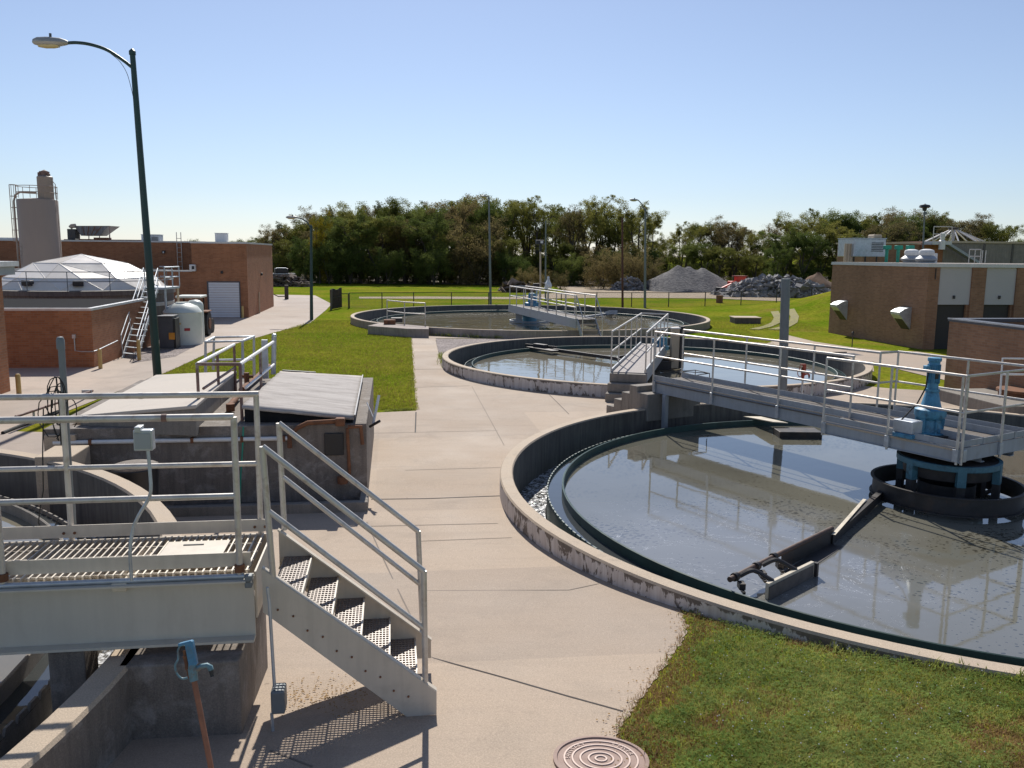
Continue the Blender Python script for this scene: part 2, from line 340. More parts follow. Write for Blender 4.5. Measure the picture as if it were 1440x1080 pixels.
# ------------------------------------------------------------------ mesh builder
def curve(pts, k=5):
    P = [Vector(p) for p in pts]; P = [P[0]*2-P[1]]+P+[P[-1]*2-P[-2]]; out = []
    for i in range(1, len(P)-2):
        a, b, c, d = P[i-1:i+3]
        for j in range(k):
            t = j/k; out.append(.5*((2*b)+(c-a)*t+(2*a-5*b+4*c-d)*t*t+(3*b-a-3*c+d)*t**3))
    return out+[P[-2]]
class MB:
    def __init__(s, T=None): s.v = []; s.f = []; s.mi = []; s.T = T; s.cur = 0
    def add(s, vs, fs):
        o = len(s.v)
        for p in vs:
            p = Vector(p); s.v.append(s.T @ p if s.T else p)
        for f in fs: s.f.append(tuple(i+o for i in f)); s.mi.append(s.cur)
        return s
    def bx(s, x0, x1, y0, y1, z0, z1):
        return s.add([(x0,y0,z0),(x1,y0,z0),(x1,y1,z0),(x0,y1,z0),(x0,y0,z1),(x1,y0,z1),(x1,y1,z1),(x0,y1,z1)],
                     [(0,3,2,1),(4,5,6,7),(0,1,5,4),(1,2,6,5),(2,3,7,6),(3,0,4,7)])
    def bar(s, p, q, w, h, up=None):
        p, q = Vector(p), Vector(q); d = (q-p).normalized()
        u = Vector(up) if up else (Vector((0,0,1)) if abs(d.z) < .95 else Vector((1,0,0)))
        a = d.cross(u).normalized()*(w/2); b = a.cross(d).normalized()*(h/2)
        vs = [p-a-b, p+a-b, p+a+b, p-a+b, q-a-b, q+a-b, q+a+b, q-a+b]
        return s.add(vs, [(0,1,2,3),(7,6,5,4),(0,4,5,1),(1,5,6,2),(2,6,7,3),(3,7,4,0)])
    def tube(s, pts, r, n=8, cap=True):
        pts = [Vector(p) for p in pts]; rs = r if isinstance(r, (list, tuple)) else [r]*len(pts)
        vs = []; a = None
        for i, p in enumerate(pts):
            d = (pts[min(i+1, len(pts)-1)]-pts[max(i-1, 0)]).normalized()
            if a is None: a = d.orthogonal().normalized()
            else: a = (a-d*a.dot(d)).normalized()
            b = d.cross(a)
            for k in range(n):
                t = 2*math.pi*k/n; vs.append(p+(a*math.cos(t)+b*math.sin(t))*rs[i])
        fs = [(i*n+k, i*n+(k+1) % n, (i+1)*n+(k+1) % n, (i+1)*n+k) for i in range(len(pts)-1) for k in range(n)]
        if cap: fs += [tuple(range(n-1, -1, -1)), tuple((len(pts)-1)*n+k for k in range(n))]
        return s.add(vs, fs)
    def lathe(s, c, prof, n=32, a0=0.0, a1=2*math.pi, loop=False, capped=False):
        c = Vector(c); full = abs(a1-a0-2*math.pi) < 1e-6; m = n if full else n+1; vs = []; L = len(prof)
        for k in range(m):
            t = a0+(a1-a0)*k/n
            for r, z in prof: vs.append(c+Vector((r*math.cos(t), r*math.sin(t), z)))
        fs = []
        for k in range(n):
            k2 = (k+1) % m
            for i in range(L if loop else L-1):
                j = (i+1) % L; fs.append((k*L+i, k2*L+i, k2*L+j, k*L+j))
        if loop and not full: fs += [tuple(range(L)), tuple(n*L+i for i in range(L-1, -1, -1))]
        if capped: fs += [tuple(k*L for k in range(m-1, -1, -1)), tuple(k*L+L-1 for k in range(m))]
        return s.add(vs, fs)
    def prism(s, poly, z0, z1):
        n = len(poly)
        vs = [(p[0], p[1], z0) for p in poly]+[(p[0], p[1], z1) for p in poly]
        return s.add(vs, [tuple(range(n-1, -1, -1)), tuple(range(n, 2*n))]+[(i, (i+1) % n, n+(i+1) % n, n+i) for i in range(n)])
    def slab(s, corners, th):           # four top corners, thickness straight down
        c = [Vector(p) for p in corners]; n = len(c)
        return s.add(c+[p-Vector((0, 0, th)) for p in c], [tuple(range(n)), tuple(range(2*n-1, n-1, -1))]+[(i, n+i, n+(i+1) % n, (i+1) % n) for i in range(n)])
    def build(s, name, mat, parent=None, smooth=False, bevel=0.0, fix=True):
        me = D.meshes.new(name)
        base = Vector((0, 0, 0)) if parent is None else world_loc(parent)
        me.from_pydata([tuple(p-base) for p in s.v], [], s.f)
        mats = mat if isinstance(mat, list) else [mat]
        for m in mats: me.materials.append(M[m] if isinstance(m, str) else m)
        if len(mats) > 1: me.polygons.foreach_set('material_index', s.mi)
        if fix:
            b = bmesh.new(); b.from_mesh(me); bmesh.ops.recalc_face_normals(b, faces=b.faces); b.to_mesh(me); b.free()
        if smooth:
            me.polygons.foreach_set('use_smooth', [True]*len(me.polygons)); me.set_sharp_from_angle(angle=R(40))
        me.update()
        o = D.objects.new(name, me); COL.objects.link(o)
        if parent: o.parent = parent
        if bevel:
            bv = o.modifiers.new('bevel', 'BEVEL'); bv.width = bevel; bv.segments = 2; bv.limit_method = 'ANGLE'; bv.angle_limit = R(35)
        return o
def world_loc(o):
    p = Vector((0, 0, 0))
    while o: p += o.location; o = o.parent
    return p
def tag(o, label=None, cat=None, group=None, kind=None):
    if label: o['label'] = label
    if cat: o['category'] = cat
    if group: o['group'] = group
    if kind: o['kind'] = kind
    return o
def thing(name, label, cat, loc, group=None):
    o = D.objects.new(name, None); COL.objects.link(o); o.location = Vector(loc); o.empty_display_size = .2
    return tag(o, label, cat, group)
def copy_tree(o, parent=None):
    c = o.copy(); COL.objects.link(c); c.parent = parent
    for ch in list(o.children): copy_tree(ch, c)
    return c

def railing(parent, path, h, posts, mat='alu', r=.022, mids=(.5,), foot=0.0, name='handrail', rad=.022, n=8):
    """rails along a deck-level path, posts as sub-parts"""
    m = MB(); up = Vector((0, 0, 1))
    path = [Vector(p) for p in path]
    for fr in (1.0,)+tuple(mids): m.tube([p+up*h*fr for p in path], r*(1.0 if fr == 1 else .85), n)
    o = m.build(name, mat, parent, True)
    for p in posts:
        p = Vector(p); MB().tube([p-up*foot, p+up*(h-.002)], rad*.92, n).build('post', mat, o, True)
    return o
def seg(a, b, n): a, b = Vector(a), Vector(b); return [a+(b-a)*(i/(n-1)) for i in range(n)]
# ------------------------------------------------------------------ camera, sky, sun
cam = D.cameras.new('camera'); co = D.objects.new('camera', cam); COL.objects.link(co)
cam.sensor_width = 36; cam.lens = FOC/1440*36; cam.clip_end = 5000; cam.clip_start = .05
cp, sp, c_, s_ = math.cos(PITCH), math.sin(PITCH), math.cos(ROLL), math.sin(ROLL)
r0 = Vector((1, 0, 0)); u0 = Vector((0, sp, cp)); fw = Vector((0, cp, -sp))
rt = r0*c_+u0*s_; up_ = u0*c_-r0*s_
co.matrix_world = Matrix(((rt.x, up_.x, -fw.x, 0), (rt.y, up_.y, -fw.y, 0), (rt.z, up_.z, -fw.z, CZ), (0, 0, 0, 1)))
SC.camera = co
SUN_AZ, SUN_EL = R(-6.0), R(42.0)       # azimuth from +Y towards +X
sd = Vector((math.sin(SUN_AZ)*math.cos(SUN_EL), math.cos(SUN_AZ)*math.cos(SUN_EL), math.sin(SUN_EL)))
W = D.worlds.new('World'); SC.world = W; W.use_nodes = True
wt = W.node_tree; wt.nodes.clear()
sk = wt.nodes.new('ShaderNodeTexSky'); sk.sky_type = 'NISHITA'; sk.sun_disc = False
sk.sun_elevation = SUN_EL; sk.sun_rotation = SUN_AZ; sk.air_density = 1.0; sk.dust_density = .25; sk.ozone_density = 3.0
hs_ = wt.nodes.new('ShaderNodeHueSaturation'); hs_.inputs['Saturation'].default_value = .75; wt.links.new(sk.outputs[0], hs_.inputs['Color'])
tn = wt.nodes.new('ShaderNodeMix'); tn.data_type = 'RGBA'; tn.blend_type = 'MULTIPLY'; tn.inputs[0].default_value = 1; tn.inputs[7].default_value = (.93, .99, 1.13, 1); wt.links.new(hs_.outputs[0], tn.inputs[6])
bg = wt.nodes.new('ShaderNodeBackground'); bg.inputs[1].default_value = .085
wo = wt.nodes.new('ShaderNodeOutputWorld'); wt.links.new(tn.outputs[2], bg.inputs[0]); wt.links.new(bg.outputs[0], wo.inputs[0])
sl = D.lights.new('sun', 'SUN'); sl.energy = 4.8; sl.angle = R(.5); sl.color = (1, .95, .87)
so = D.objects.new('sun', sl); COL.objects.link(so); so.rotation_euler = sd.to_track_quat('Z', 'Y').to_euler()
SC.view_settings.view_transform = 'Standard'; SC.view_settings.look = 'None'; SC.view_settings.exposure = .12; SC.view_settings.gamma = 1

# ------------------------------------------------------------------ terrain and paving
C0, C1, C2, C3 = Vector((-9.66, 5.14, 0)), Vector((6.90, 13.18, 0)), Vector((4.70, 29.18, 0)), Vector((.965, 48.48, 0))
R0, R1, R2, R3 = 7.09, 7.08, 7.085, 9.98
TANKS = [(C0, R0, 7.35), (C1, R1, 7.35), (C2, R2, 7.35), (C3, R3, 10.3)]
def ground():
    def lines(base, cuts): 
        out = sorted(set(round(v, 4) for v in base) | set(round(v, 4) for v in cuts)); return out
    xs = [-20+.6*i for i in range(75)]; ys = [-6+.5*i for i in range(140)]
    k, st = 25.0, 1.5
    while k < 1600: xs += [k, -k]; k += st; st *= 1.18
    k, st = 64.5, 1.5
    while k < 2500: ys.append(k); k += st; st *= 1.12
    ys += [-12, -25, -60]
    cx, cy = [], []
    for c, r, h in TANKS: cx += [c.x-h, c.x+h]; cy += [c.y-h, c.y+h]
    xs = lines(xs, cx); ys = lines(ys, cy)
    idx = {}; vs = []; fs = []
    def vid(x, y):
        if (x, y) not in idx: idx[(x, y)] = len(vs); vs.append((x, y, gz(x, y)))
        return idx[(x, y)]
    for i in range(len(xs)-1):
        for j in range(len(ys)-1):
            mx, my = (xs[i]+xs[i+1])/2, (ys[j]+ys[j+1])/2
            if any(abs(mx-c.x) < h and abs(my-c.y) < h for c, r, h in TANKS): continue
            fs.append((vid(xs[i], ys[j]), vid(xs[i+1], ys[j]), vid(xs[i+1], ys[j+1]), vid(xs[i], ys[j+1])))
    for c, r, h in TANKS:
        x0, x1, y0, y1 = (round(v, 4) for v in (c.x-h, c.x+h, c.y-h, c.y+h))
        per = [(x, y0) for x in xs if x0 <= x < x1]+[(x1, y) for y in ys if y0 <= y < y1]+[(x, y1) for x in reversed(xs) if x0 < x <= x1]+[(x0, y) for y in reversed(ys) if y0 < y <= y1]
        prev = [vid(*p) for p in per]
        for q in (.5, 1.0):
            cur = []
            for p in per:
                d = Vector((p[0]-c.x, p[1]-c.y)); n = d.normalized()*(r-.1); w = d.lerp(n, q)
                x, y = c.x+w.x, c.y+w.y; cur.append(len(vs)); vs.append((x, y, gz(x, y)))
            for a in range(len(per)):
                b = (a+1) % len(per); fs.append((prev[a], prev[b], cur[b], cur[a]))
            prev = cur
    m = MB(); m.add(vs, fs); o = m.build('ground', 'grass', None, True); tag(o, kind='structure')
ground()
def drape(name, poly, off, mat, kind='structure', step=1.0):
    from mathutils.geometry import delaunay_2d_cdt
    r_ = delaunay_2d_cdt([Vector((p[0], p[1])) for p in poly], [], [list(range(len(poly)))], 1, 1e-5)
    bm = bmesh.new(); bv_ = [bm.verts.new((p.x, p.y, 0)) for p in r_[0]]
    for f in r_[2]: bm.faces.new([bv_[i] for i in f])
    ys = [p[1] for p in poly]; xs = [p[0] for p in poly]
    y = math.floor(min(ys))+.5
    while y < max(ys):
        bmesh.ops.bisect_plane(bm, geom=bm.verts[:]+bm.edges[:]+bm.faces[:], plane_co=(0, y, 0), plane_no=(0, 1, 0)); y += step if y < 40 else 3
    if max(xs) > 14 and max(ys) > 40:
        x = 14.0
        while x < min(max(xs), 40):
            bmesh.ops.bisect_plane(bm, geom=bm.verts[:]+bm.edges[:]+bm.faces[:], plane_co=(x, 0, 0), plane_no=(1, 0, 0)); x += 1.5
    for v in bm.verts: v.co.z = gz(v.co.x, v.co.y)+off
    bmesh.ops.recalc_face_normals(bm, faces=bm.faces[:])
    me = D.meshes.new(name); bm.to_mesh(me); bm.free(); me.materials.append(M[mat])
    if sum(p.normal.z for p in me.polygons) < 0: me.flip_normals()
    o = D.objects.new(name, me); COL.objects.link(o); return tag(o, kind=kind)
def arc(c, r, a0, a1, n=40): return [(c.x+r*math.cos(R(a0+(a1-a0)*i/n)), c.y+r*math.sin(R(a0+(a1-a0)*i/n))) for i in range(n+1)]
def px(l): return [tuple(GG(x, y).xy) for x, y in l]
# grass edge of the near lawn, in order from the camera to the tank
GE = [(.70, 3.0), (.80, 4.2)]+px([(868, 1045), (873, 1022), (900, 985), (928, 945), (960, 905), (967, 880), (958, 862)])
a_in = math.degrees(math.atan2(GE[-1][1]-C1.y, GE[-1][0]-C1.x)) % 360
jag = []
for (p, q) in zip(GE, GE[1:]):
    for i in range(14):
        t = i/14; w = random.uniform(-.022, .022); jag.append((p[0]+(q[0]-p[0])*t+w, p[1]+(q[1]-p[1])*t))
walk = [(-3.2, 2.0), (.62, 2.0)]+jag+[GE[-1]]
walk += arc(C1, R1-.1, a_in-1, 20, 60)                            # round tank one on its outer side, clockwise
walk += [(15.5, 15.6), (12.4, 24.0), (11.0, 24.5)]
a2 = math.degrees(math.atan2(24.5-C2.y, 11.0-C2.x)) % 360
walk += arc(C2, R2-.1, a2, 193, 40)
walk += [tuple(GG(621, 517).xy), tuple(GG(612, 472).xy), tuple(GG(578, 472).xy), tuple(GG(585, 578).xy), tuple(GG(520, 581).xy), (-7.6, 19.6), (-7.6, 12.3)]
walk += arc(C0, R0-.1, 72, -26, 40)
drape('walkway', walk, .008, 'pave')
drive = [(-60, 12.3), (-7.62, 12.3), (-7.62, 17.2), (-10.3, 17.4), (-10.8, 26.8), (-11.5, 33), (-11.3, 39.6), (-10.9, 46), (-12.4, 57), (-13.1, 61.5), (-13.4, 63.5),
         (-17.5, 76), (-26, 77.5), (-60, 77.5)]
drape('driveway', drive, .010, 'drive')
drape('gravel_bed', px([(186, 511), (246, 502), (280, 484), (268, 474), (215, 478), (190, 490)]), .016, 'gravel')
drape('gravel_strip', px([(612, 476.5), (621, 516), (626, 505), (650, 492), (690, 481), (735, 476.5)]), .008, 'gravel')
drape('kerb_path', px([(612, 473.2), (700, 472.6), (790, 471.5), (760, 474.4), (700, 475.8), (612, 476.2)]), .014, 'pave')
drape('gravel_verge', px([(609, 470.5), (612, 473), (780, 471.2), (780, 469.3)]), .009, 'gravel')
rr = px([(1109, 472), (1146, 481), (1198, 489), (1237, 493.5), (1290, 495), (1345, 503), (1440, 520), (1440, 548), (1330, 549), (1328, 535), (1305, 530), (1268, 521), (1227, 509)])
rr += arc(C2, R2+.3, -8, 48, 14)
drape('side_road', rr, .018, 'pave')
drape('dirt_track', px([(735, 421), (850, 419), (1000, 420), (1100, 424), (1100, 405), (1010, 404), (905, 405.5), (865, 402), (812, 403.5), (798, 399), (812, 393), (838, 389), (822, 387.5), (790, 391), (775, 397), (786, 406), (800, 411), (735, 416)]), .03, 'dirt')
drape('farm_road', px([(505, 420), (505, 417.6), (600, 417.2), (735, 418), (735, 421)]), .02, 'dirt')
# worn tracks on the bank
for dx in (0, 1.0):
    cl_ = [(12.6+dx, 44.6), (13.8+dx, 46.4), (15.0+dx, 48.8), (16.0+dx, 51.6), (16.8+dx, 55)]
    drape('worn_track', [(x-.22, y+.1) for x, y in cl_]+[(x+.22, y-.1) for x, y in reversed(cl_)], .03, 'worn')
# joints between the slabs
jm = MB(); jt = MB()
def joint(pl, w=.018):
    jm_ = jm if w > .0145 else jt
    P = [GG(x, y) for x, y in pl]
    for a, b in zip(P, P[1:]):
        n = max(1, int((b-a).length/.5)); d = Vector((-(b-a).y, (b-a).x, 0)).normalized()*w/2
        for i in range(n):
            p = a.lerp(b, i/n); q = a.lerp(b, (i+1)/n)
            jm_.add([(r.x+s*d.x, r.y+s*d.y, gz(r.x, r.y)+.012) for r, s in ((p, -1), (p, 1), (q, 1), (q, -1))], [(0, 1, 2, 3)])
joint([(602, 925), (700, 952), (800, 981), (876, 1002)], .016); joint([(380, 1057), (440, 1080)], .014)
joint([(522, 703), (600, 702), (706, 698)], .03); joint([(520, 741), (700, 737)], .014); joint([(570, 662), (710, 658)], .014)
joint([(585, 580), (584, 609)], .03); joint([(520, 610), (700, 606)], .014); joint([(663.6, 544), (709, 627)], .012)
joint([(600, 832), (800, 831), (842, 822)], .014); joint([(516, 735), (578, 868)], .014); joint([(582, 495), (618, 495)], .02); joint([(580, 484), (615, 484)], .02)
joint([(584, 520), (640, 519)], .02); joint([(586, 545), (660, 543)], .02); joint([(772, 555), (800, 583)], .016); joint([(590, 762), (720, 757)], .012)
tag(jm.build('pavement_joint', 'joint', None, False), kind='structure'); tag(jt.build('pavement_joint', 'thinjoint', None, False), kind='structure')

# ------------------------------------------------------------------ settling tanks
def tank(c, r, z, label, wet, seglen=120, outer='peel', strip='strip', trim='greenbaffle', depth=1.6, group=None):
    t = thing('settling_tank', label, 'tank', (c.x, c.y, z-.38), group)
    ri = r-.207; Z = z-.38
    w = MB()
    # one ring with three finishes: outside face, top, inside face
    prof = [(r, Z-.7), (r, Z+.355), (r-.018, Z+.38), (ri+.018, Z+.38), (ri, Z+.355), (ri, Z-depth)]
    for i, mi in zip(range(5), (0, 1, 1, 1, 2)):
        w.cur = mi; w.lathe(c, prof[i:i+2], seglen)
    wall = w.build('wall', [outer, 'rim', 'inner'], t, True)
    MB().lathe(c, [(ri+.01, Z-.5), (r*.893+.02, Z-.5)], seglen).build('launder_floor', 'inner', t)
    # toothed weir plate
    rw, rb = r*.8935, r*.859
    v = MB(); nt_ = int(2*math.pi*rw/.16)
    prof_w = []
    for k in range(nt_):
        for f, hh in ((0, .025), (.32, .025), (.5, -.035), (.68, .025)): prof_w.append((2*math.pi*(k+f)/nt_, Z+hh))
    n_ = len(prof_w); P_ = [c+Vector((rw*math.cos(a), rw*math.sin(a), h_)) for a, h_ in prof_w]+[c+Vector((rw*math.cos(a), rw*math.sin(a), Z-.45)) for a, h_ in prof_w]
    v.add(P_, [(i, (i+1) % n_, n_+(i+1) % n_, n_+i) for i in range(n_)])
    wo_ = v.build('weir', trim, t); sm = wo_.modifiers.new('thick', 'SOLIDIFY'); sm.thickness = .02
    MB().lathe(c, [(rb, Z-.35), (rb, Z+.105), (rb-.012, Z+.112), (rb-.03, Z+.105), (rb-.03, Z-.35)], seglen).build('scum_baffle', trim, t, True)
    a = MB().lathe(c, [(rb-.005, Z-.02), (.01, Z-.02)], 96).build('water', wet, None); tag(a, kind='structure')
    a = MB().lathe(c, [(rb, Z-.025), (rw+.004, Z-.025)], 96).build('water', strip, None); tag(a, kind='structure')
    a = MB().lathe(c, [(rw+.02, Z-.36), (ri+.002, Z-.36)], 96).build('water', 'launder', None); tag(a, kind='structure')
    return t
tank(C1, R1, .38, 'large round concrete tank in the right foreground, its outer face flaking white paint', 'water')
tank(C2, R2, .38, 'round concrete tank in the middle distance behind the nearest tank', 'water2')
tank(C3, R3, .38, 'widest round concrete tank, farthest back beside the lawn', 'water3', 160, outer='outer3')
tank(C0, R0, 1.0, 'round concrete tank at the left edge under the white foot bridge', 'water2', outer='old', trim='conc')
# patches on the ground outside tank shadow side are left to the sun
def mbT(o, ang=SA): return MB(frame(o, ang))

# ---- bridge of tank one
BA = R(-58.7)
BT = frame((C1.x, C1.y, 0), BA)
def bridge(name, label, c, ang, x0, x1, b0, b1, zd, gd, group=None, deck='decking', steel='greysteel'):
    """deck from x0 to x1 along the axis, b0..b1 across; returns the thing and its frame"""
    T = frame((c.x, c.y, 0), ang); o = T @ Vector((x0, 0, zd))
    t = thing(name, label, 'footbridge', o, group)
    d = MB(T)
    n = max(3, int((x1-x0)/.3))
    for i in range(n):
        a, b = x0+(x1-x0)*i/n, x0+(x1-x0)*(i+1)/n
        d.bx(a+.003, b-.003, b0+.01, b1-.01, zd-.035, zd)
    d.build('deck', deck, t)
    for b, s in ((b0, 1), (b1, -1)):
        g = MB(T)
        g.bx(x0, x1, b-.006*s, b+.006*s, zd-gd, zd+.0) if s > 0 else g.bx(x0, x1, b-.006, b+.006, zd-gd, zd)
        g.bx(x0, x1, min(b+.008*s, b+.09*s), max(b+.008*s, b+.09*s), zd-gd, zd-gd+.014)
        g.bx(x0, x1, min(b-.02*s, b+.05*s), max(b-.02*s, b+.05*s), zd-.066, zd-.042)
        g.build('girder', steel, t)
        MB(T).bx(x0, x1, b+.015*s-.004, b+.015*s+.004, zd+.004, zd+.11).build('toe_board', steel, t)
    return t, T
t1, T1 = bridge('foot_bridge', 'grey steel foot bridge over the nearest right-hand tank, widening to a platform', C1, BA, -7.05, .55, -.06, .83, 1.0, .28)
def L1(x, y, z=1.0): return T1 @ Vector((x, y, z))
# the widened platform round the drive
for a, b in ((-.66, -.075), (.845, 1.30)):
    MB(T1).bx(-1.9, .55, a, b, .955, .998).build('platform_wing', 'decking', t1)
pe = MB(T1)
pe.bx(-1.9, .56, -.676, -.662, .80, 1.0); pe.bx(.56, .574, -.676, 1.316, .80, 1.0); pe.bx(-1.9, .56, 1.302, 1.316, .80, 1.0); pe.bx(-1.914, -1.9, -.676, -.08, .80, 1.0)
pe.bx(-1.9, .60, -.70, -.64, .788, .799)
pe.build('platform_edge', 'greysteel', t1)
tb = MB(T1); tb.bx(-1.9, .55, -.652, -.644, 1.004, 1.10); tb.bx(.535, .543, -.64, 1.28, 1.004, 1.10); tb.bx(-1.9, .53, 1.284, 1.292, 1.004, 1.10)
tb.build('toe_board', 'greysteel', t1)
# near narrow run, near platform run and end, far run with its jog
railing(t1, [L1(-7.0, -.085), L1(-1.78, -.085)], 1.09, [L1(x, -.085) for x in (-7.0, -5.15, -3.4, -1.8)], foot=.22)
railing(t1, [L1(-1.86, -.70), L1(.59, -.70), L1(.59, 1.33)], 1.09, [L1(x, -.70) for x in (-1.86, -.62, .54)]+[L1(.59, y) for y in (-.66, .36, 1.32)], foot=.24)
railing(t1, [L1(-7.1, .86), L1(-1.95, .86), L1(-1.93, 1.33), L1(.58, 1.33)], 1.09, [L1(x, .86) for x in (-7.1, -5.15, -3.4, -1.95)]+[L1(x, 1.33) for x in (-1.92, -.6, .55)], foot=.1)
for x in (-6.95, -5.15, -3.4): MB(T1).bx(x-.035, x+.035, -.118, -.068, .74, .985).build('bracket', 'galv', t1, bevel=.004)
for x in (-1.84, -.62, .52): MB(T1).bx(x-.04, x+.04, -.722, -.678, .80, .985).build('bracket', 'galv', t1, bevel=.004)
for y in (-.6, .36, 1.27): MB(T1).bx(.576, .612, y-.04, y+.04, .80, .985).build('bracket', 'galv', t1, bevel=.004)
MB(T1).tube([(-6.9, -.09, .95), (-1.95, -.09, .95)], .014, 6).build('conduit', 'decking', t1, True)
MB(T1).bx(-6.9, -1.95, -.078, -.068, .985, 1.0).build('edge_strip', 'rim', t1); MB(T1).bx(-1.9, .55, -.688, -.677, .955, .985).build('edge_strip', 'rim', t1)
# steel leg at the tank wall
MB(T1).bx(-6.66, -6.56, -.10, .0, -.1, .72).build('bracket', 'greysteel', t1)
ab = MB(T1); ab.bx(-7.2, -6.80, -.40, 1.2, .1, .72); ab.build('abutment', 'conc', t1, bevel=.02)
# steps up to it
st = thing('concrete_steps', 'small stack of concrete steps at the shore end of the nearest bridge', 'steps', L1(-7.6, .4, .03))
for i in range(4):
    MB(T1).bx(-8.32+i*.28, -8.04+i*.28, -.38, 1.0, -.1, .25+i*.2).build('step', 'conc', st, bevel=.015)

# ---- drive unit on the platform
dp = V(1307, 596, 13.45); dp.z = 1.0
dv = thing('drive_motor', 'tall blue gear motor standing on the bridge platform', 'motor', dp)
m = MB(); m.lathe(dp, [(.0, .0), (.26, .0), (.26, .035), (.2, .05), (.185, .24), (.21, .27), (.235, .30), (.235, .40), (.17, .42), (.155, .44), (.095, .68), (.11, .69), (.11, .73), (.0, .73)], 28)
for k in range(8):
    a = k*math.pi/4; m.lathe(dp+Vector((.225*math.cos(a), .225*math.sin(a), .035)), [(0, .03), (.02, .03), (.02, 0)], 6)
    m.bar(dp+Vector((.19*math.cos(a), .19*math.sin(a), .08)), dp+Vector((.205*math.cos(a), .205*math.sin(a), .27)), .014, .05, up=(math.cos(a), math.sin(a), 0))
m.build('gearbox', 'blue', dv, True)
m = MB(); m.lathe(dp, [(0, .73), (.085, .73), (.085, 1.18), (.07, 1.2), (.0, 1.2)], 24)
for k in range(20):
    a = k*math.pi/10; m.bar(dp+Vector((.09*math.cos(a), .09*math.sin(a), .82)), dp+Vector((.09*math.cos(a), .09*math.sin(a), 1.12)), .008, .02, up=(math.cos(a), math.sin(a), 0))
mo = m.build('motor', 'blue', dv, True)
MB().lathe(dp, [(0, 1.235), (.10, 1.225), (.105, 1.20), (.10, 1.17)], 24).build('fan_cover', 'blue', dv, True)
MB().bx(dp.x-.15, dp.x-.08, dp.y-.06, dp.y+.06, .73+1.27, .73+1.37).build('terminal_box', 'blue', dv, bevel=.01)
MB().bx(dp.x-.02, dp.x+.03, dp.y-.104, dp.y-.098, 1.9, 1.99).build('nameplate', 'black', dv)
MB(frame(dp, BA)).bx(-.36, .34, -.26, .26, -.002+.004, .022).build('base_plate', 'dark', dv)
bp = V(1277, 590, 13.2); bp.z = 1.0
cb = thing('control_box', 'small grey control box on a blue foot beside the blue motor', 'box', bp)
MB(frame(bp, BA)).bx(-.17, .17, -.13, .13, .07, .27).build('housing', 'galv', cb, bevel=.012)
MB(frame(bp, BA)).bx(-.15, .19, -.16, .10, .003, .07).build('foot', 'blue', cb, bevel=.01)
MB().tube([V(1306, 521, dp.y-.1), V(1302, 545, dp.y-.12), V(1290, 567, dp.y-.16), V(1275, 583, dp.y-.22), V(1266, 592, dp.y-.25)], .012, 8).build('cable', 'rubber', cb, True)

# ---- rotating skimmer under the platform
sk_ = thing('rotating_skimmer', 'dark skimming mechanism hanging under the platform, with a long arm lying across the water', 'skimmer', (C1.x, C1.y, 0))
MB().lathe((C1.x, C1.y, .53), [(0, .16), (.72, .16), (.74, .13), (.74, .08), (.66, .06), (.64, -.10), (.58, -.12), (0, -.12)], 40).build('turntable', 'dark', sk_, True)
MB().lathe((C1.x, C1.y, .53), [(.742, .075), (.752, .085), (.752, .165), (.70, .168), (.70, .162)], 40).build('top_band', 'teal', sk_, True)
m = MB()
prof = [(1.075, .03), (1.12, .03), (1.12, .045), (1.08, .045), (1.08, .29), (1.115, .29), (1.115, .305), (1.065, .305), (1.065, .03)]
m.lathe(C1, prof, 56, loop=True); m.build('feed_well', 'dark', sk_, True)
MB().lathe(C1, [(.42, -.2), (.42, .3)], 28).build('column', 'dark', sk_, True)
for k in range(6):
    a = R(18+60*k); p = C1+Vector((math.cos(a), math.sin(a), 0))*.70
    l_ = MB().bar(p+Vector((0, 0, -.06)), p+Vector((0, 0, .62)), .12, .10, up=(math.cos(a), math.sin(a), 0)).build('cage_post', 'dark', sk_)
    MB().bar(p+Vector((0, 0, .38)), p+Vector((0, 0, .68)), .126, .106, up=(math.cos(a), math.sin(a), 0)).build('plate', 'teal', l_)
    q = C1+Vector((math.cos(a+.5), math.sin(a+.5), 0))*.70
    MB().bar(p+Vector((0, 0, .22)), q+Vector((0, 0, .0)), .05, .05).build('brace', 'dark', sk_)
    MB().bar(p, C1+Vector((math.cos(a), math.sin(a), 0))*1.05+Vector((0, 0, .1)), .05, .05).build('spoke', 'dark', sk_)
# arm, boards and hinge tube, surveyed at the water surface
A0, A1 = G(1240, 690, .14), G(1170, 752, .10)
m = MB(); m.bar(A0, A1, .085, .02); m.bar(A0-Vector((.0, .035, .07)), A1-Vector((0, .035, .07)), .012, .15); m.build('arm', 'dark', sk_)
MB().bar(G(1216, 702, .16), G(1172, 752, .13), .05, .006).build('arm_cap', 'paper', sk_)
B0, B1 = G(1170, 743, .17), G(1100, 787, .17)
m = MB(); m.tube([G(1026, 815, .2), G(1060, 797, .2), G(1100, 777, .2), B0], .032, 12); m.build('hinge_tube', 'hinge', sk_, True)
for q in ((1034, 811), (1064, 796), (1088, 783)):
    p = G(*q, .2); m = MB(); d = (B0-p).normalized(); m.tube([p-d*.03, p+d*.03], .05, 12)
    m.bx(p.x+.02, p.x+.09, p.y-.12, p.y-.01, .09, .16); m.bx(p.x+.04, p.x+.07, p.y-.2, p.y-.08, .07, .1); m.build('clamp', 'dark', sk_, True)
m = MB(); P = [G(1100, 779, .18), G(1172, 743, .18)]
for a, b in ((P[0], P[1]),): m.bar(a-Vector((0, 0, .13)), b-Vector((0, 0, .13)), .02, .26); 
m.bar(P[1]+Vector((0, -.1, -.2)), P[0]+Vector((0.02, -.22, -.2)), .2, .012); m.build('scraper_board', 'dark', sk_)
W0, W1 = G(1078, 838, .02), G(1142, 806, .02)
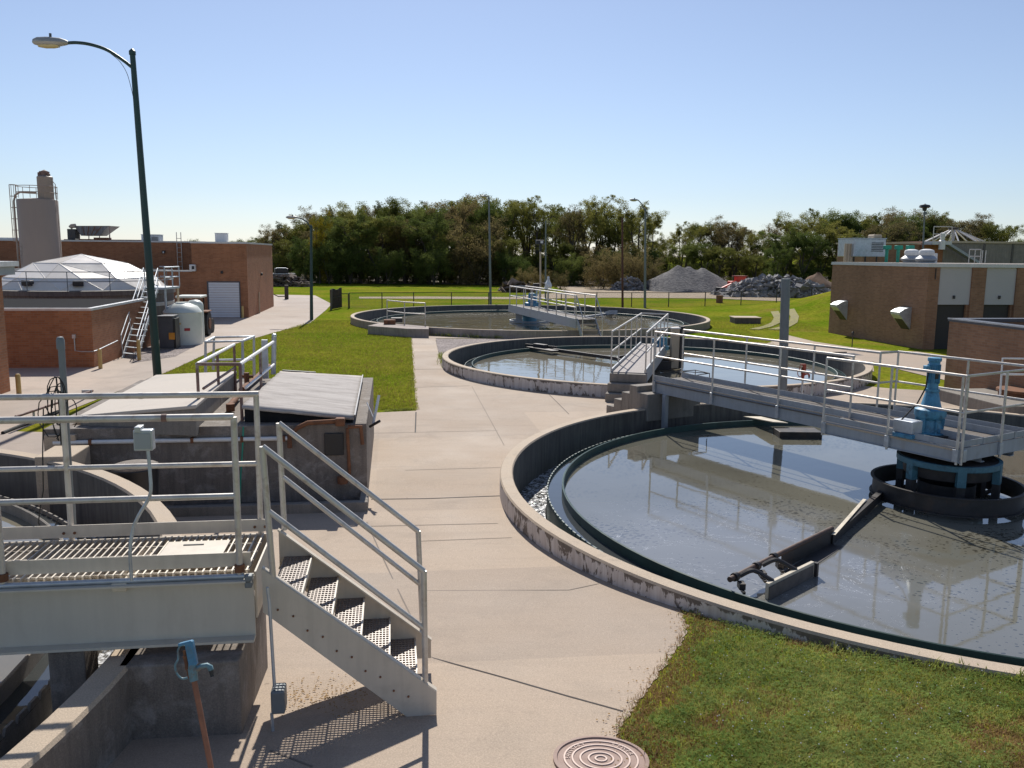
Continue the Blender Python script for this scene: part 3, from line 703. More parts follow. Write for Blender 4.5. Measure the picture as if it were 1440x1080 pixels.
m = MB(); m.bar(W0+Vector((0, 0, .055)), W1+Vector((0, 0, .055)), .045, .19); m.build('wiper_board', 'paper', sk_, bevel=.004)
MB().bar(W1+Vector((.025, .01, .05)), W1+Vector((.06, -.02, .05)), .05, .17).build('wiper_end', 'dark', sk_)
MB().bar(W0+Vector((.02, -.028, .04)), W1+Vector((0, -.028, .04)), .008, .15).build('wiper_face', 'decking', sk_)
for q, w in (((1040, 810), .12), ((1072, 795), .62)):
    p = G(*q, .19); e = W0.lerp(W1, w)+Vector((0, 0, .14)); mid = p.lerp(e, .5)+Vector((.02, .02, .07))
    MB().tube(curve([p, p.lerp(mid, .6)+Vector((0, 0, .035)), mid, mid.lerp(e, .6)+Vector((0, 0, .0)), e]), .028, 8).build('curved_arm', 'dark', sk_, True)
# scum box past the bridge
q = G(1130, 607, .1)
sb = thing('scum_trough', 'dark scum trough with a pale sloping beach plate beyond the nearest bridge', 'trough', q)
MB().bx(q.x-.55, q.x+.35, q.y-.15, q.y+.35, -.05, .12).build('box', 'dark', sb, bevel=.01)
MB().slab([q+Vector((-.55, .36, .14)), q+Vector((-.22, .36, .12)), q+Vector((-.45, 1.6, .02)), q+Vector((-.85, 1.6, .02))], .02).build('beach_plate', 'paper', sb)
# ---- bridge of tank two
up2 = R(75.7); o2 = Vector((3.07, 22.35, 0))
t2 = thing('foot_bridge', 'narrow grey foot bridge running from concrete steps to the centre of the middle tank', 'footbridge', (o2.x, o2.y, .75))
T2 = frame(o2, up2)
def L2(x, y, z=.75): return T2 @ Vector((x, y, z))
m = MB(T2)
for i in range(22): m.bx(-.15+i*.345, -.15+i*.345+.338, -.42, .42, .70, .75)
m.build('deck', 'bridgedeck', t2)
for b in (-.44, .44): MB(T2).bx(-.1, 7.4, b-.02, b+.02, .45, .82).build('girder', 'greysteel', t2)
railing(t2, [L2(-.1, .45), L2(7.4, .45), L2(7.4, -.45)], 1.05, [L2(x, .45) for x in (-.1, 1.4, 2.9, 4.4, 5.9, 7.4)], r=.026)
railing(t2, [L2(-.1, -.45), L2(7.4, -.45)], 1.05, [L2(x, -.45) for x in (-.1, 1.4, 2.9, 4.4, 5.9, 7.4)], r=.026)
s2 = thing('concrete_steps', 'stack of three broad concrete steps leading up to the middle bridge', 'steps', L2(-.7, 0, .03))
for i in range(3): MB(T2).bx(-.75+i*.22, .12, -.48-.02*(2-i), .46+.02*(2-i), -.05+i*.001 if i == 0 else .03+i*.235, .27+i*.235-.012).build('step', 'conc', s2, bevel=.02)
p = Vector((C2.x+.35, C2.y+.1, 0))
c2 = thing('tan_cabinet', 'tall tan cabinet at the far end of the middle bridge', 'cabinet', V(948, 505, 28.4))
q = V(948, 505, 28.4); MB(frame(q)).bx(-.13, .13, -.1, .1, -.3, 1.02).build('body', 'tan', c2, bevel=.01); MB(frame(q)).bx(-.15, .15, -.12, .12, 1.02, 1.06).build('lid', 'white', c2); MB(frame(q)).bx(.16, .3, -.1, .1, -.3, 1.1).build('back_panel', 'dark', c2)
q = V(931, 492, 28.8); d2 = thing('blue_motor', 'small blue motor at the centre of the middle tank, half hidden by railings', 'motor', q)
m = MB(); m.lathe(q, [(0, .45), (.13, .43), (.17, .36), (.17, .15), (.22, .13), (.22, 0), (0, 0)], 18); m.build('body', 'blue', d2, True); MB().tube([q+Vector((-.17, 0, .3)), q+Vector((-.36, 0, .3))], .1, 12).build('end_bell', 'blue', d2, True)
s3 = thing('rotating_skimmer', 'dark feed well ring with a long thin arm floating in the middle tank', 'skimmer', (C2.x, C2.y, 0))
MB().lathe(C2, prof, 48, loop=True).build('feed_well', 'dark', s3, True); MB().lathe(C2, [(.4, -.2), (.4, .6)], 20).build('column', 'dark', s3, True)
a, b = G(886, 507, .12), G(778, 492, .12)
m = MB(); m.bar(a, b, .09, .12); m.build('arm', 'dark', s3)
m = MB(); m.bar(G(745, 488, .12), G(781, 494, .12), .35, .06); m.bar(G(739, 486, .16), G(783, 490, .16), .05, .16); m.bar(G(752, 486, .2), G(768, 488, .2), .2, .18)
m.build('scraper', 'dark', s3)
fr = thing('hose_rack', 'thin dark wire rack showing behind the nearest bridge rail', 'rack', V(972, 528, 20.6))
m = MB(); Q = [V(956, 522, 20.6), V(978, 520.5, 20.9), V(998, 525, 20.6), V(977, 528, 20.3)]
for i in range(4):
    m.tube([Q[i], Q[(i+1) % 4]], .011, 6); m.tube([Q[i], Q[i]-Vector((0, 0, .35))], .011, 6)
m.tube([Q[0], Q[2]], .01, 6); m.tube([Q[1]-Vector((0, 0, .02)), Q[3]-Vector((0, 0, .02))], .009, 6); m.build('frame', 'dark', fr)

# ---- bridge of tank three
a3 = R(-74.1); T3 = frame((C3.x, C3.y, 0), a3)
def L3(x, y, z=.95): return T3 @ Vector((x, y, z))
t3 = thing('foot_bridge', 'distant grey foot bridge with steel stairs on the farthest tank', 'footbridge', L3(9, -.65))
m = MB(T3)
for i in range(28): m.bx(-.5+i*.4, -.5+i*.4+.392, -1.08, -.2, .9, .95)
m.build('deck', 'decking', t3)
for b in (-1.1, -.18): MB(T3).bx(-.5, 10.65, b-.02, b+.02, .55, .97).build('girder', 'greysteel', t3)
railing(t3, [L3(10.6, -1.1), L3(-.3, -1.1), L3(-.3, -.18)], 1.05, [L3(10.6-1.36*i, -1.1) for i in range(9)], r=.03, rad=.026)
railing(t3, [L3(10.6, -.18), L3(-.3, -.18)], 1.05, [L3(10.6-1.36*i, -.18) for i in range(9)], r=.03, rad=.026)
s4 = thing('steel_stairs', 'short steel stairs of three treads at the near end of the farthest bridge', 'stairs', L3(11, -.65, 0))
for i in range(4): MB(T3).bx(10.66+i*.2, 10.9+i*.2, -1.04, -.24, .69-i*.225, .76-i*.225).build('tread', 'rim', s4)
for b in (-1.07, -.21): MB(T3).bar((10.62, b, .92), (11.5, b, .05), .035, .2).build('stringer', 'greysteel', s4)
for b in (-1.1, -.18):
    MB(T3).tube([(10.65, b, 1.95), (11.45, b, 1.1), (11.45, b, .1)], .025, 6).build('handrail', 'alu', s4)
s5 = thing('rotating_skimmer', 'pale ring and skimmer arm in the farthest tank', 'skimmer', (C3.x, C3.y, 0))
MB().lathe(C3, [(1.15, .0), (1.15, .11), (1.09, .11), (1.09, .0)], 40, loop=True).build('feed_well', 'greysteel', s5, True)
MB().lathe(C3, [(.4, -.1), (.4, .3), (.55, .32), (.55, .55), (.3, .6)], 20).build('turntable', 'blue', s5, True)
m = MB(); a = C3+Vector((1.4, -.2, .1)); b = G(855, 441.5, .12); m.bar(a, b, .12, .12); m.bar(b, G(863, 439, .3), .5, .25); m.build('arm', 'greysteel', s5)
q = V(748, 437, 47.8); d3 = thing('blue_motor', 'pale blue drive motor on the farthest foot bridge', 'motor', q)
m = MB(); m.lathe(q, [(0, 1.0), (.2, .97), (.25, .5), (.42, .45), (.42, 0), (0, 0)], 18); m.build('gearbox', 'blue', d3, True); MB().bx(q.x-.9, q.x-.55, q.y-.2, q.y+.2, .05, .9).build('panel', 'greysteel', d3)
# the box of tank three
bx3 = thing('valve_chamber', 'low concrete chamber with a pipe guard rail built onto the farthest tank', 'chamber', G(560, 470, 0))
P3 = [G(517, 470, 0), G(573, 474.5, 0), G(603, 475, 0), G(603, 459.5, .38), G(536, 454, .38)]
MB().prism([p.xy for p in P3], -.1, .40).build('body', 'outer3', bx3, bevel=.02)
q = [G(544.5, 452, .4), G(569, 455.5, .4), G(598, 457, .4)]
railing(bx3, [G(544.5, 452, .4), G(569, 455.5, .4), G(598, 457.5, .4)], 1.05, q, 'alu', r=.03, rad=.028)
for k, (x, y) in enumerate(((548, 456), (558, 453))):
    p = G(x, y, .4); bb = MB(frame(p)); bb.bx(-.28, .28, -.2, .2, .004, .22); o = bb.build('valve_box', 'rust' if k == 0 else 'dark', None, bevel=.02)
    tag(o, ('rusty low box on the farthest tank chamber', 'dark box behind the rusty box on the farthest tank chamber')[k], 'box')

# ---- bridge of the left tank and its stairs
T0 = frame((C0.x, C0.y, 0))
def L0(x, y, z=1.55): return T0 @ Vector((x, y, z))
t0 = thing('foot_bridge', 'off-white steel foot bridge with grating in the left foreground', 'footbridge', L0(7.8, 0))
m = MB(T0); x = 2.0
while x < 7.82: m.bx(x, x+.011, -.43, .385, 1.512, 1.548); x += .05
for y in [-.40+.19*i for i in range(5)]: m.bx(2.0, 7.82, y, y+.006, 1.525, 1.540)
m.build('grating', 'grate', t0)
m = MB(T0)
for x in [2.5+.9*i for i in range(6)]: MB(T0).bx(x-.03, x+.03, -.43, .38, 1.35, 1.508).build('cross_beam', 'whitesteel', t0)
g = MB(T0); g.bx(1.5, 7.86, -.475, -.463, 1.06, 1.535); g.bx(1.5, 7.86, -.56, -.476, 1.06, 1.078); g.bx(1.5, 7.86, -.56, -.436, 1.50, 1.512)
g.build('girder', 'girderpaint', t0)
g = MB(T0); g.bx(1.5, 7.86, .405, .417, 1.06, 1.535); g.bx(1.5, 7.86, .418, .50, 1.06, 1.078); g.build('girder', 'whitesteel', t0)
MB(T0).bx(7.862, 7.875, -.46, .43, 1.2, 1.545).build('end_plate', 'whitesteel', t0)
MB(T0).bx(1.5, 7.84, -.452, -.444, 1.585, 1.685).build('toe_board', 'whitesteel', t0)
MB(T0).bx(1.5, 7.84, .392, .40, 1.56, 1.66).build('toe_board', 'whitesteel', t0)
MB(T0).bx(7.12, 7.58, -.36, .22, 1.5495, 1.556).build('cover_plate', 'whitesteel', t0)
MB(T0).bx(7.25, 7.40, .12, .135, 1.5565, 1.562).build('slot', 'black', t0)
rn = railing(t0, [L0(1.5, -.49), L0(7.77, -.49)], 1.115, [L0(x, -.49) for x in (4.62, 6.22, 7.77)], 'alu', r=.024, foot=.03, rad=.024, n=12)
rf = railing(t0, [L0(1.5, .43), L0(7.80, .43)], 1.12, [L0(x, .43) for x in (4.72, 6.34, 7.78)], 'alu', r=.024, foot=.1, rad=.024, n=12)
for x in (4.62, 6.22, 7.77): MB(T0).lathe((x, -.49, 1.56), [(.035, 0), (.035, .05), (.025, .055)], 12).build('base_collar', 'rust', rn, True)
for x in (4.72, 6.34, 7.78):
    for dx in (-.04, .04): MB(T0).tube([(x+dx, .388, 1.60), (x+dx, .380, 1.60)], .011, 8).build('bolt', 'rust', rf)
for x in (4.9, 5.9, 6.8, 7.3): MB(T0).tube([(x, -.49, 1.55+1.115), (x+.035, -.49, 1.55+1.115)], .0265, 12).build('coupling', 'rustrail' if x == 7.3 else 'alu', rn, True)
for x in (5.3, 6.9): MB(T0).tube([(x, .43, 1.55+1.12), (x+.03, .43, 1.55+1.12)], .0265, 12).build('coupling', 'black' if x == 5.3 else 'alu', rf, True)
# stairs
sn = thing('steel_stairs', 'off-white steel stairs of five grated treads running down from the left foot bridge', 'stairs', L0(9.0, -.1, .42))
def stringer(y0, y1, fl):
    dz = .05 if y0 > 0 else 0
    pts = [(7.93, 1.60), (9.14, .605), (9.14, .425), (8.92-dz, .425), (7.93, 1.28-dz)]
    m = MB(T0); n = len(pts); vs = [(x, y0, z) for x, z in pts]+[(x, y1, z) for x, z in pts]
    m.add(vs, [tuple(range(n)), tuple(range(2*n-1, n-1, -1))]+[(i, n+i, n+(i+1) % n, (i+1) % n) for i in range(n)])
    a, b = (y1, fl) if fl > y1 else (fl, y0)
    d = Vector((9.14-7.93, 0, .605-1.60)).normalized()
    m.bar(Vector((7.93, (a+b)/2, 1.597)), Vector((9.14, (a+b)/2, .602)), abs(b-a), .012)
    m.bar(Vector((7.93, (a+b)/2, 1.285)), Vector((8.92, (a+b)/2, .431)), abs(b-a), .012)
    return m.build('stringer', 'whitesteel', sn)
stringer(-.56, -.552, -.50); stringer(.34, .348, .29)
for i in range(5):
    for dx, dz in ((-.03, .02), (.075, .02)):
        q = (8.06+i*.2+dx, 1.26-i*.165+dz-dx*.5); MB(T0).tube([(q[0], -.561, q[1]), (q[0], -.568, q[1])], .008, 8).build('bolt', 'rust', sn)
for i in range(5):
    z = 1.55-(i+1)*.188; x = 7.97+i*.205; m = MB(T0)
    for k in range(9): m.bx(x+k*.026, x+k*.026+.006, -.545, .335, z-.028, z)
    for k in range(23): m.bx(x, x+.21, -.545+k*.0395, -.545+k*.0395+.012, z-.012, z-.0005)
    tr = m.build('tread', 'tread', sn)
    MB(T0).bx(x+.211, x+.222, -.546, .336, z-.04, z+.006).build('nosing', 'whitesteel', tr)
def q0(x, y, Y): return V(x, y, Y)
m = MB(); m.tube([q0(369, 628, 5.72), q0(596, 803, 5.88)], .022, 12); m.tube([q0(378, 719, 5.72), q0(597, 884, 5.88)], .020, 12); hn = m.build('handrail', 'alu', sn, True)
MB().tube([q0(596, 803, 5.88), q0(598, 958, 5.88)], .022, 12).build('post', 'alu', hn, True); MB().tube([q0(369, 628, 5.72), q0(384, 812, 5.72)], .022, 12).build('post', 'alu', hn, True)
m = MB(); m.tube([q0(392, 595, 6.60), q0(588, 747, 6.76)], .022, 12); m.tube([q0(398, 671, 6.6), q0(591, 822, 6.76)], .020, 12); hn = m.build('handrail', 'alu', sn, True)
MB().tube([q0(588, 747, 6.76), q0(595, 905, 6.76)], .022, 12).build('post', 'alu', hn, True); MB().tube([q0(392, 595, 6.6), q0(400, 745, 6.6)], .022, 12).build('post', 'alu', hn, True)
# concrete under the bridge
bl = MB(T0); bl.bx(6.98, 7.78, -.70, .55, .2, 1.0); tag(bl.build('concrete_pier', 'old', None, bevel=.015), 'weathered concrete block carrying the shore end of the left foot bridge', 'pier')
pr = MB(T0); pr.bx(6.47, 6.71, -.50, -.24, -.4, 1.035); pr.bx(6.50, 6.68, -.48, -.26, 1.037, 1.057); tag(pr.build('concrete_pillar', 'old', None, bevel=.02), 'square concrete pillar inside the left tank under the foot bridge', 'pillar')
# conduit along the girder, switch box, junction box
cd = thing('electrical_conduit', 'grey electrical conduit running along the left bridge girder and down to a junction box', 'conduit', L0(7.9, -.5, 1.5))
MB(T0).tube([(1.5, -.50, 1.53), (7.80, -.50, 1.53)], .018, 10).build('pipe', 'galv', cd, True)
jb = V(391, 985, 5.6)
m = MB(); m.tube([V(376, 826, 5.62), V(379, 850, 5.62), V(386, 966, 5.6)], .012, 8); m.build('drop_pipe', 'galv', cd, True)
MB(T0).bx(7.81, 7.86, -.56, -.50, 1.46, 1.55).build('elbow_box', 'polegrey', cd, bevel=.008)
MB(frame(jb)).bx(-.045, .05, -.04, .10, -.085, .085).build('junction_box', 'polegrey', cd, bevel=.012); MB().tube([V(382, 1003, 5.58), V(384, 1030, 5.58)], .012, 8).build('stub', 'galv', cd, True)
MB(T0).bx(6.92, 7.02, -.525, -.505, 1.46, 1.52).build('coupling', 'paper', cd, bevel=.008)
sw = thing('switch_box', 'small grey switch box on a bent conduit clamped to the left front railing', 'switch box', V(203, 616, 5.55))
p = V(203, 618, 5.55); MB(frame(p)).bx(-.06, .06, -.04, .04, -.07, .07).build('box', 'galv', sw, bevel=.008); MB(frame(p)).bx(-.045, -.005, -.06, .03, .06, .095).build('lever', 'galv', sw, bevel=.004)
MB(frame(p)).bx(-.05, .05, -.046, -.041, -.055, .05).build('lid', 'greysteel', sw)
MB().tube(curve([V(208, 632, 5.55), V(211, 665, 5.54), V(212, 690, 5.53), V(207, 705, 5.53), V(195, 725, 5.52), V(187, 745, 5.52), V(183, 775, 5.5), V(185, 816, 5.5)]), .012, 8).build('conduit', 'galv', sw, True)
# posts and cables on the far rail
gp_ = thing('capped_post', 'grey square-topped steel post with a round cap behind the far rail of the left bridge', 'post', V(102, 745, 6.75))
MB().tube([V(86, 484, 6.75), V(102, 745, 6.75)], .026, 12).build('tube', 'polegrey', gp_, True); MB().lathe(V(85, 482, 6.75), [(.031, -.05), (.031, .02), (.022, .045), (0, .05)], 14).build('cap', 'polegrey', gp_, True)
MB().tube([V(100, 700, 6.75), V(102, 745, 6.75)], .031, 8).build('sleeve', 'polegrey', gp_, True)
cbm = MB(); random.seed(11)
Yc = 6.6
for k in range(7):
    x0 = random.uniform(62, 84); pts = []
    w, h = random.uniform(12, 40), random.uniform(14, 44); ox, oy = random.uniform(-9, 9), random.uniform(-14, 12); ph = random.uniform(0, 6)
    for i in range(15):
        a = ph+i*random.uniform(.38, .46); w += random.uniform(-3, 3); h += random.uniform(-4, 4); pts.append(V(82+ox+w*math.cos(a)*.62, 572+oy+h*math.sin(a), Yc-.03-.002*i+random.uniform(-.01, .01)))
    cbm.tube(pts, .0042, 5)
cbm.tube([V(79, 530, Yc), V(84, 580, Yc-.05), V(86, 625, Yc-.04)], .006, 5)
cbm.tube([V(61, 575, Yc-.06), V(60, 640, Yc-.06), V(61, 690, Yc-.06), V(56, 718, Yc-.06), V(54, 735, Yc-.05), V(60, 749, Yc-.05), V(70, 748, Yc-.05), V(79, 737, Yc-.05), V(82, 729, Yc-.05)], .005, 5)
tag(cbm.build('cable_bundle', 'rubber', None, True), 'tangle of thin black cables wound round the far left rail post', 'cables')

# ---- splitter box with lids
bo_ = GG(517, 704); ZT = 1.25
TB = frame((bo_.x, bo_.y, 0))
sp_ = thing('splitter_box', 'big open-topped concrete flow box with dark weathered sides left of the walkway', 'flow box', TB @ Vector((-2.2, 0, .05)))
m = MB(TB); m.bx(-4.55, 0, 0, .28, -.4, ZT); m.bx(-.28, 0, .281, 4.85, -.4, ZT); m.bx(-4.55, -.281, 4.57, 4.85, -.4, ZT); m.bx(-4.55, -4.27, .281, 4.569, -.4, ZT); m.bx(-2.62, -1.75, .281, 4.569, .5, ZT-.002)
m.build('wall', 'old', sp_, bevel=.012)
cw = MB(TB); cw.bx(-1.74, -.29, .3, 4.56, ZT-.2, ZT-.18); cw.build('well_floor', 'black', sp_)
# right lid: tilted board on a tarred curb
rc = [G(340, 570, 1.52), G(498, 585.6, 1.36), G(509.4, 528.6, 1.36), G(394, 521.7, 1.50)]
hl = thing('hatch_lid', 'weathered white membrane lid tilted over the right bay of the flow box', 'lid', rc[0].lerp(rc[2], .5))
n = 22; vs = []; fs = []
random.seed(3)
for i in range(n+1):
    for j in range(n+1):
        p = rc[0].lerp(rc[1], i/n).lerp(rc[3].lerp(rc[2], i/n), j/n)
        p.z += random.uniform(-.003, .003)-(.011 if j % 3 == 0 else 0)+(.012*math.sin(i*.5+j*.3) if j in (5, 6, 11) else 0); vs.append(p)
for i in range(n):
    for j in range(n): fs.append((i*(n+1)+j, (i+1)*(n+1)+j, (i+1)*(n+1)+j+1, i*(n+1)+j+1))
m = MB(); m.add(vs, fs); o = m.build('top', 'fabric', hl, True); s_m = o.modifiers.new('thick', 'SOLIDIFY'); s_m.thickness = .045; s_m.offset = -1
m = MB()
ins = [rc[i].lerp((rc[0]+rc[1]+rc[2]+rc[3])/4, .03) for i in range(4)]
m.add([(p.x, p.y, p.z-.05) for p in ins]+[(p.x, p.y, ZT-.3) for p in ins], [(0, 1, 2, 3)]+[(i, 4+i, 4+(i+1) % 4, (i+1) % 4) for i in range(4)]); m.build('curb', 'blackroof', hl)
MB().bar(rc[3]+Vector((.03, .05, .0)), rc[3].lerp(rc[2], .42)+Vector((0, .05, .0)), .07, .03).build('strip', 'black', hl)
MB().bar(rc[1]+Vector((.01, 0, .0)), rc[2]+Vector((.01, 0, .0)), .02, .05).build('edge_trim', 'darkcoping', hl)
# left lid: long white sloping slab
lc = [G(111, 584, 1.40), G(275, 570, 1.60), G(333, 521.7, 1.60), G(219, 527, 1.48)]
ll = thing('roof_slab', 'long smooth white membrane roof over the left bay of the flow box', 'roof cover', lc[0].lerp(lc[2], .5))
m = MB(); m.slab(lc, .05); m.build('top', 'smooth', ll, bevel=.01)
ins = [p.lerp((lc[0]+lc[1]+lc[2]+lc[3])/4, .012) for p in lc]
m = MB(); m.add([(p.x, p.y, p.z-.052) for p in ins]+[(p.x, p.y, ZT-.1) for p in ins], [(0, 1, 2, 3)]+[(i, 4+i, 4+(i+1) % 4, (i+1) % 4) for i in range(4)]); m.build('curb', 'conc', ll)
def T(x, y, z=ZT): return TB @ Vector((x, y, z))
# guard rails between the lids
A_, B_ = G(279, 583, 1.25), G(340, 570, 1.25)
gr = thing('guard_rail', 'rust-stained low pipe guard rail standing between the two lids', 'railing', A_)
tp = lambda x, y, z=2.12: G(x, y, z)
a1, a2_, b1, b2_ = tp(277, 512), tp(329, 484.5), tp(337.5, 512), tp(384, 481)
m = MB(); m.tube([a1, b1], .026, 8); fr_ = m.build('end_bar', 'rustrail', gr, True)
for i, (x, y) in enumerate(((a1, a2_), (b1, b2_))):
    o = MB().tube([x, y], .028, 8).build('top_rail', 'rustrail' if i == 3 else 'white', gr, True)
    lo = MB().tube([x-Vector((0, 0, .42))+(y-x)*.12, y-Vector((0, 0, .42))], .022, 8).build('mid_rail', 'white' if i else 'rustrail', gr, True)
    for f in ((0, .5, 1) if i == 0 else (0, .55)):
        p = x.lerp(y, f); MB().tube([p, Vector((p.x, p.y, ZT-.02))], .024, 8).build('post', 'rustrail', gr, True)
g2 = thing('guard_rail', 'taller grey galvanised pipe frame at the back of the two lids', 'railing', tp(300, 540, 1.25))
def g2p(x, y, Y): return V(x, y, Y)
for (pts) in ([g2p(289, 525, 17.2), g2p(289, 481, 17.2), g2p(341, 479.5, 17.2), g2p(342, 543, 17.2)], [g2p(300, 520, 18.6), g2p(301, 474.5, 18.6), g2p(357, 473, 18.6), g2p(357.5, 535, 18.6)]):
    MB().tube(pts, .034, 8).build('frame', 'galv', g2, True)
MB().tube([g2p(289, 481, 17.2), g2p(301, 474.5, 18.6)], .03, 8).build('top_rail', 'galv', g2, True); MB().tube([g2p(341, 479.5, 17.2), g2p(357, 473, 18.6)], .03, 8).build('top_rail', 'galv', g2, True)
MB().tube([g2p(301, 506.5, 18.6), g2p(357, 505.5, 18.6)], .026, 8).build('mid_rail', 'galv', g2, True)
g3 = thing('steel_post', 'thick grey steel post at the back corner of the right lid', 'post', G(382, 525, 1.25))
p = g2p(382, 525, 16.6); MB(frame(p)).bx(-.17, -.06, -.04, .04, -.1, .66).build('plate', 'galv', g3); MB().tube([g2p(384.5, 526, 16.5), g2p(385.5, 473, 16.5)], .045, 10).build('tube', 'galv', g3, True)
MB().lathe(g2p(385.5, 472, 16.5), [(.05, 0), (.04, .03), (0, .045)], 10).build('cap', 'galv', g3, True)
# pipes on the box
pv = thing('pipe_run', 'rusty pipes lying on the strip between the two lids', 'pipes', T(-2.0, 2, ZT))
m = MB(); m.tube([G(322, 572, 1.33), G(335, 556, 1.33)], .05, 10); m.lathe(G(324, 573, 1.33), [(0, -.06), (.07, -.06), (.07, .06), (0, .06)], 10); m.tube([G(340, 548, 1.33), G(362, 530, 1.33), G(378, 515, 1.33)], .055, 10); m.build('pipe', 'rust', pv, True)
m = MB(); p = G(347, 533, 1.42); m.lathe(p, [(0, .12), (.05, .12), (.05, -.2), (0, -.2)], 10); m.tube([p+Vector((-.12, 0, .05)), p+Vector((.12, 0, .05))], .03, 8); m.build('valve', 'rust', pv, True)
MB().tube([G(371, 532, 1.3), g2p(375, 511, 17)], .03, 6).build('lever', 'black', pv, True)
fp = thing('white_pipe', 'long thin white pipe fixed along the front face of the flow box', 'pipe', T(-3, -.06, .96))
MB(TB).tube([(-4.4, -.05, 1.06), (-1.12, -.05, 1.06)], .032, 10).build('pipe', 'white', fp, True)
for x in (-3.9, -3.2, -2.5, -1.8, -1.2): MB(TB).bx(x-.02, x+.02, -.09, -.002, 1.02, 1.10).build('clamp', 'rust', fp)
rp = thing('rusty_pipe', 'rust-red pipe with a valve on the front right corner of the flow box', 'pipe', T(-.6, -.08, 1.2))
m = MB(TB); m.tube([(-1.12, -.07, .92), (-1.12, -.07, 1.1), (-1.0, -.07, 1.22), (-.85, -.07, 1.29), (-.42, -.07, 1.31)], .035, 10); m.tube([(-.27, -.07, 1.22), (-.08, -.07, 1.22), (-.06, -.07, .95)], .03, 10); m.tube([(-.28, -.07, 1.2), (-.26, -.07, .5), (-.40, -.07, .35)], .026, 8); m.build('pipe', 'rust', rp, True)
MB(TB).bx(-.45, -.31, -.14, -.005, 1.24, 1.36).build('coupling', 'rust', rp, bevel=.02); m = MB(TB); m.lathe((-.36, -.1, .42), [(0, -.07), (.08, -.05), (.08, .05), (0, .07)], 10); m.build('valve', 'rust', rp, True)
MB(TB).bx(-.62, -.34, -.035, -.003, .78, 1.12).build('cover', 'black', rp, bevel=.01)
hs = MB(TB); hs.tube([(-1.78, -.02, 1.24), (-1.8, -.05, .9), (-1.84, -.05, .5), (-1.86, -.06, .1)], .012, 6); tag(hs.build('green_hose', 'greenpaint', None, True), 'thin green hose hanging down the front of the flow box', 'hose')
lv = thing('lever_handle', 'white pole with a short cross handle leaning on the right side of the flow box', 'lever', T(.1, .9, .8))
MB().tube([V(524, 600, 13.2), V(533, 556, 13.4)], .022, 8).build('pole', 'white', lv, True); MB().tube([V(520, 600, 13.2), V(534, 592, 13.1)], .022, 8).build('grip', 'dark', lv, True); MB().tube([V(516, 566, 13.6), V(527, 592, 13.3)], .010, 6).build('rod', 'white', lv, True)
# kerbed pad in front
pd = thing('kerbed_sump', 'shallow kerbed concrete sump at the foot of the flow box', 'sump', T(-1, -.4, .05))
m = MB(TB); m.bx(-2.8, .02, -.62, -.5, -.1, .22); m.bx(-.10, .02, -.499, -.02, -.1, .22); m.build('kerb', 'conc', pd, bevel=.012); MB(TB).bx(-2.8, -.11, -.498, -.02, -.1, .10).build('wet_floor', 'inner', pd)
# barrel
bq = V(192, 690, 10.9); br = thing('black_barrel', 'black barrel with a grey lid between the left tank and the flow box', 'barrel', (bq.x, bq.y, .3))
MB().lathe((bq.x, bq.y, 0), [(0, .2), (.27, .2), (.275, .5), (.285, .52), (.275, .55), (.28, .95), (.29, .97), (.27, 1.02)], 24).build('body', 'black', br, True); MB().lathe((bq.x, bq.y, 0), [(.285, .985), (.285, 1.01), (.24, 1.025), (0, 1.03)], 24).build('lid', 'old', br, True)
k = thing('concrete_block', 'tan concrete block at the left end of the flow box', 'block', G(83, 614, .9)); p = V(84, 625, 12.0)
MB(frame((p.x, p.y, 0))).bx(-.17, .25, -.1, .6, .2, p.z+.16).build('body', 'rim', k, bevel=.015)
k = thing('concrete_block', 'lower pale concrete block wedged between the left tank rim and the flow box', 'block', G(105, 640, .9)); p = V(100, 650, 11.4)
MB(frame((p.x, p.y, 0))).bx(-.35, .12, -.3, .4, .2, p.z+.15).build('body', 'rim', k, bevel=.015)
# lever arm and rail beside the drive
lr = thing('low_railing', 'low weathered pipe railing beside the driveway at the left', 'railing', GG(45, 600))
a, b = V(22, 586, 17.5), V(82, 566, 19.5); MB().tube([a, b, V(130, 549.5, 22.0)], .03, 8).build('top_rail', 'polebrown', lr, True)
for p in (V(47, 578, 18.3), V(128, 550, 21.9)): MB().tube([p, Vector((p.x, p.y, gz(p.x, p.y)-.1))], .026, 8).build('post', 'galv', lr, True)
MB(frame(V(122, 551, 21.8))).bx(-.12, .12, -.02, .02, -.04, .05).build('plate', 'galv', lr)
dh = MB(); dh.tube([GG(4, 611)+Vector((0, 0, .03)), GG(30, 601)+Vector((0, 0, .04)), GG(60, 590)+Vector((0, 0, .05)), GG(95, 577)+Vector((0, 0, .05))], .04, 8)
tag(dh.build('black_hose', 'rubber', None, True), 'thick black hose lying across the driveway at the left', 'hose')
# ------------------------------------------------------------------ left buildings
LB = G(350, 447, 0); FL_ = frame((LB.x, LB.y, 0))
lb = thing('brick_building', 'long flat-roofed brown brick building with a white roll-up door behind the driveway', 'building', LB)
HB = 4.22
m = MB(FL_); m.bx(-3.02, 0, 0, 10.7, 0, HB); m.bx(-34, -3.021, 4.0, 10.7, 0, HB+.06); m.bx(-34, -3.022, 0, 3.99, 0, 2.62); m.build('wall', 'brick', lb)
m = MB(FL_); m.bx(-3.06, .03, -.03, 10.73, HB, HB+.10); m.bx(-34, -3.061, 3.95, 10.7, HB+.06, HB+.15); m.build('roof', 'coping', lb)
m = MB(FL_); m.bx(-34, -3.024, -.03, .22, 2.621, 2.70); m.build('coping', 'coping', lb)
MB(FL_).bx(-33.9, -3.03, .23, 3.9, 2.622, 2.64).build('lower_roof', 'blackroof', lb)
w0, w1 = onwall(297, LB.xy, -E_), onwall(340.5, LB.xy, -E_)
d_ = MB(FL_); nsl = 14
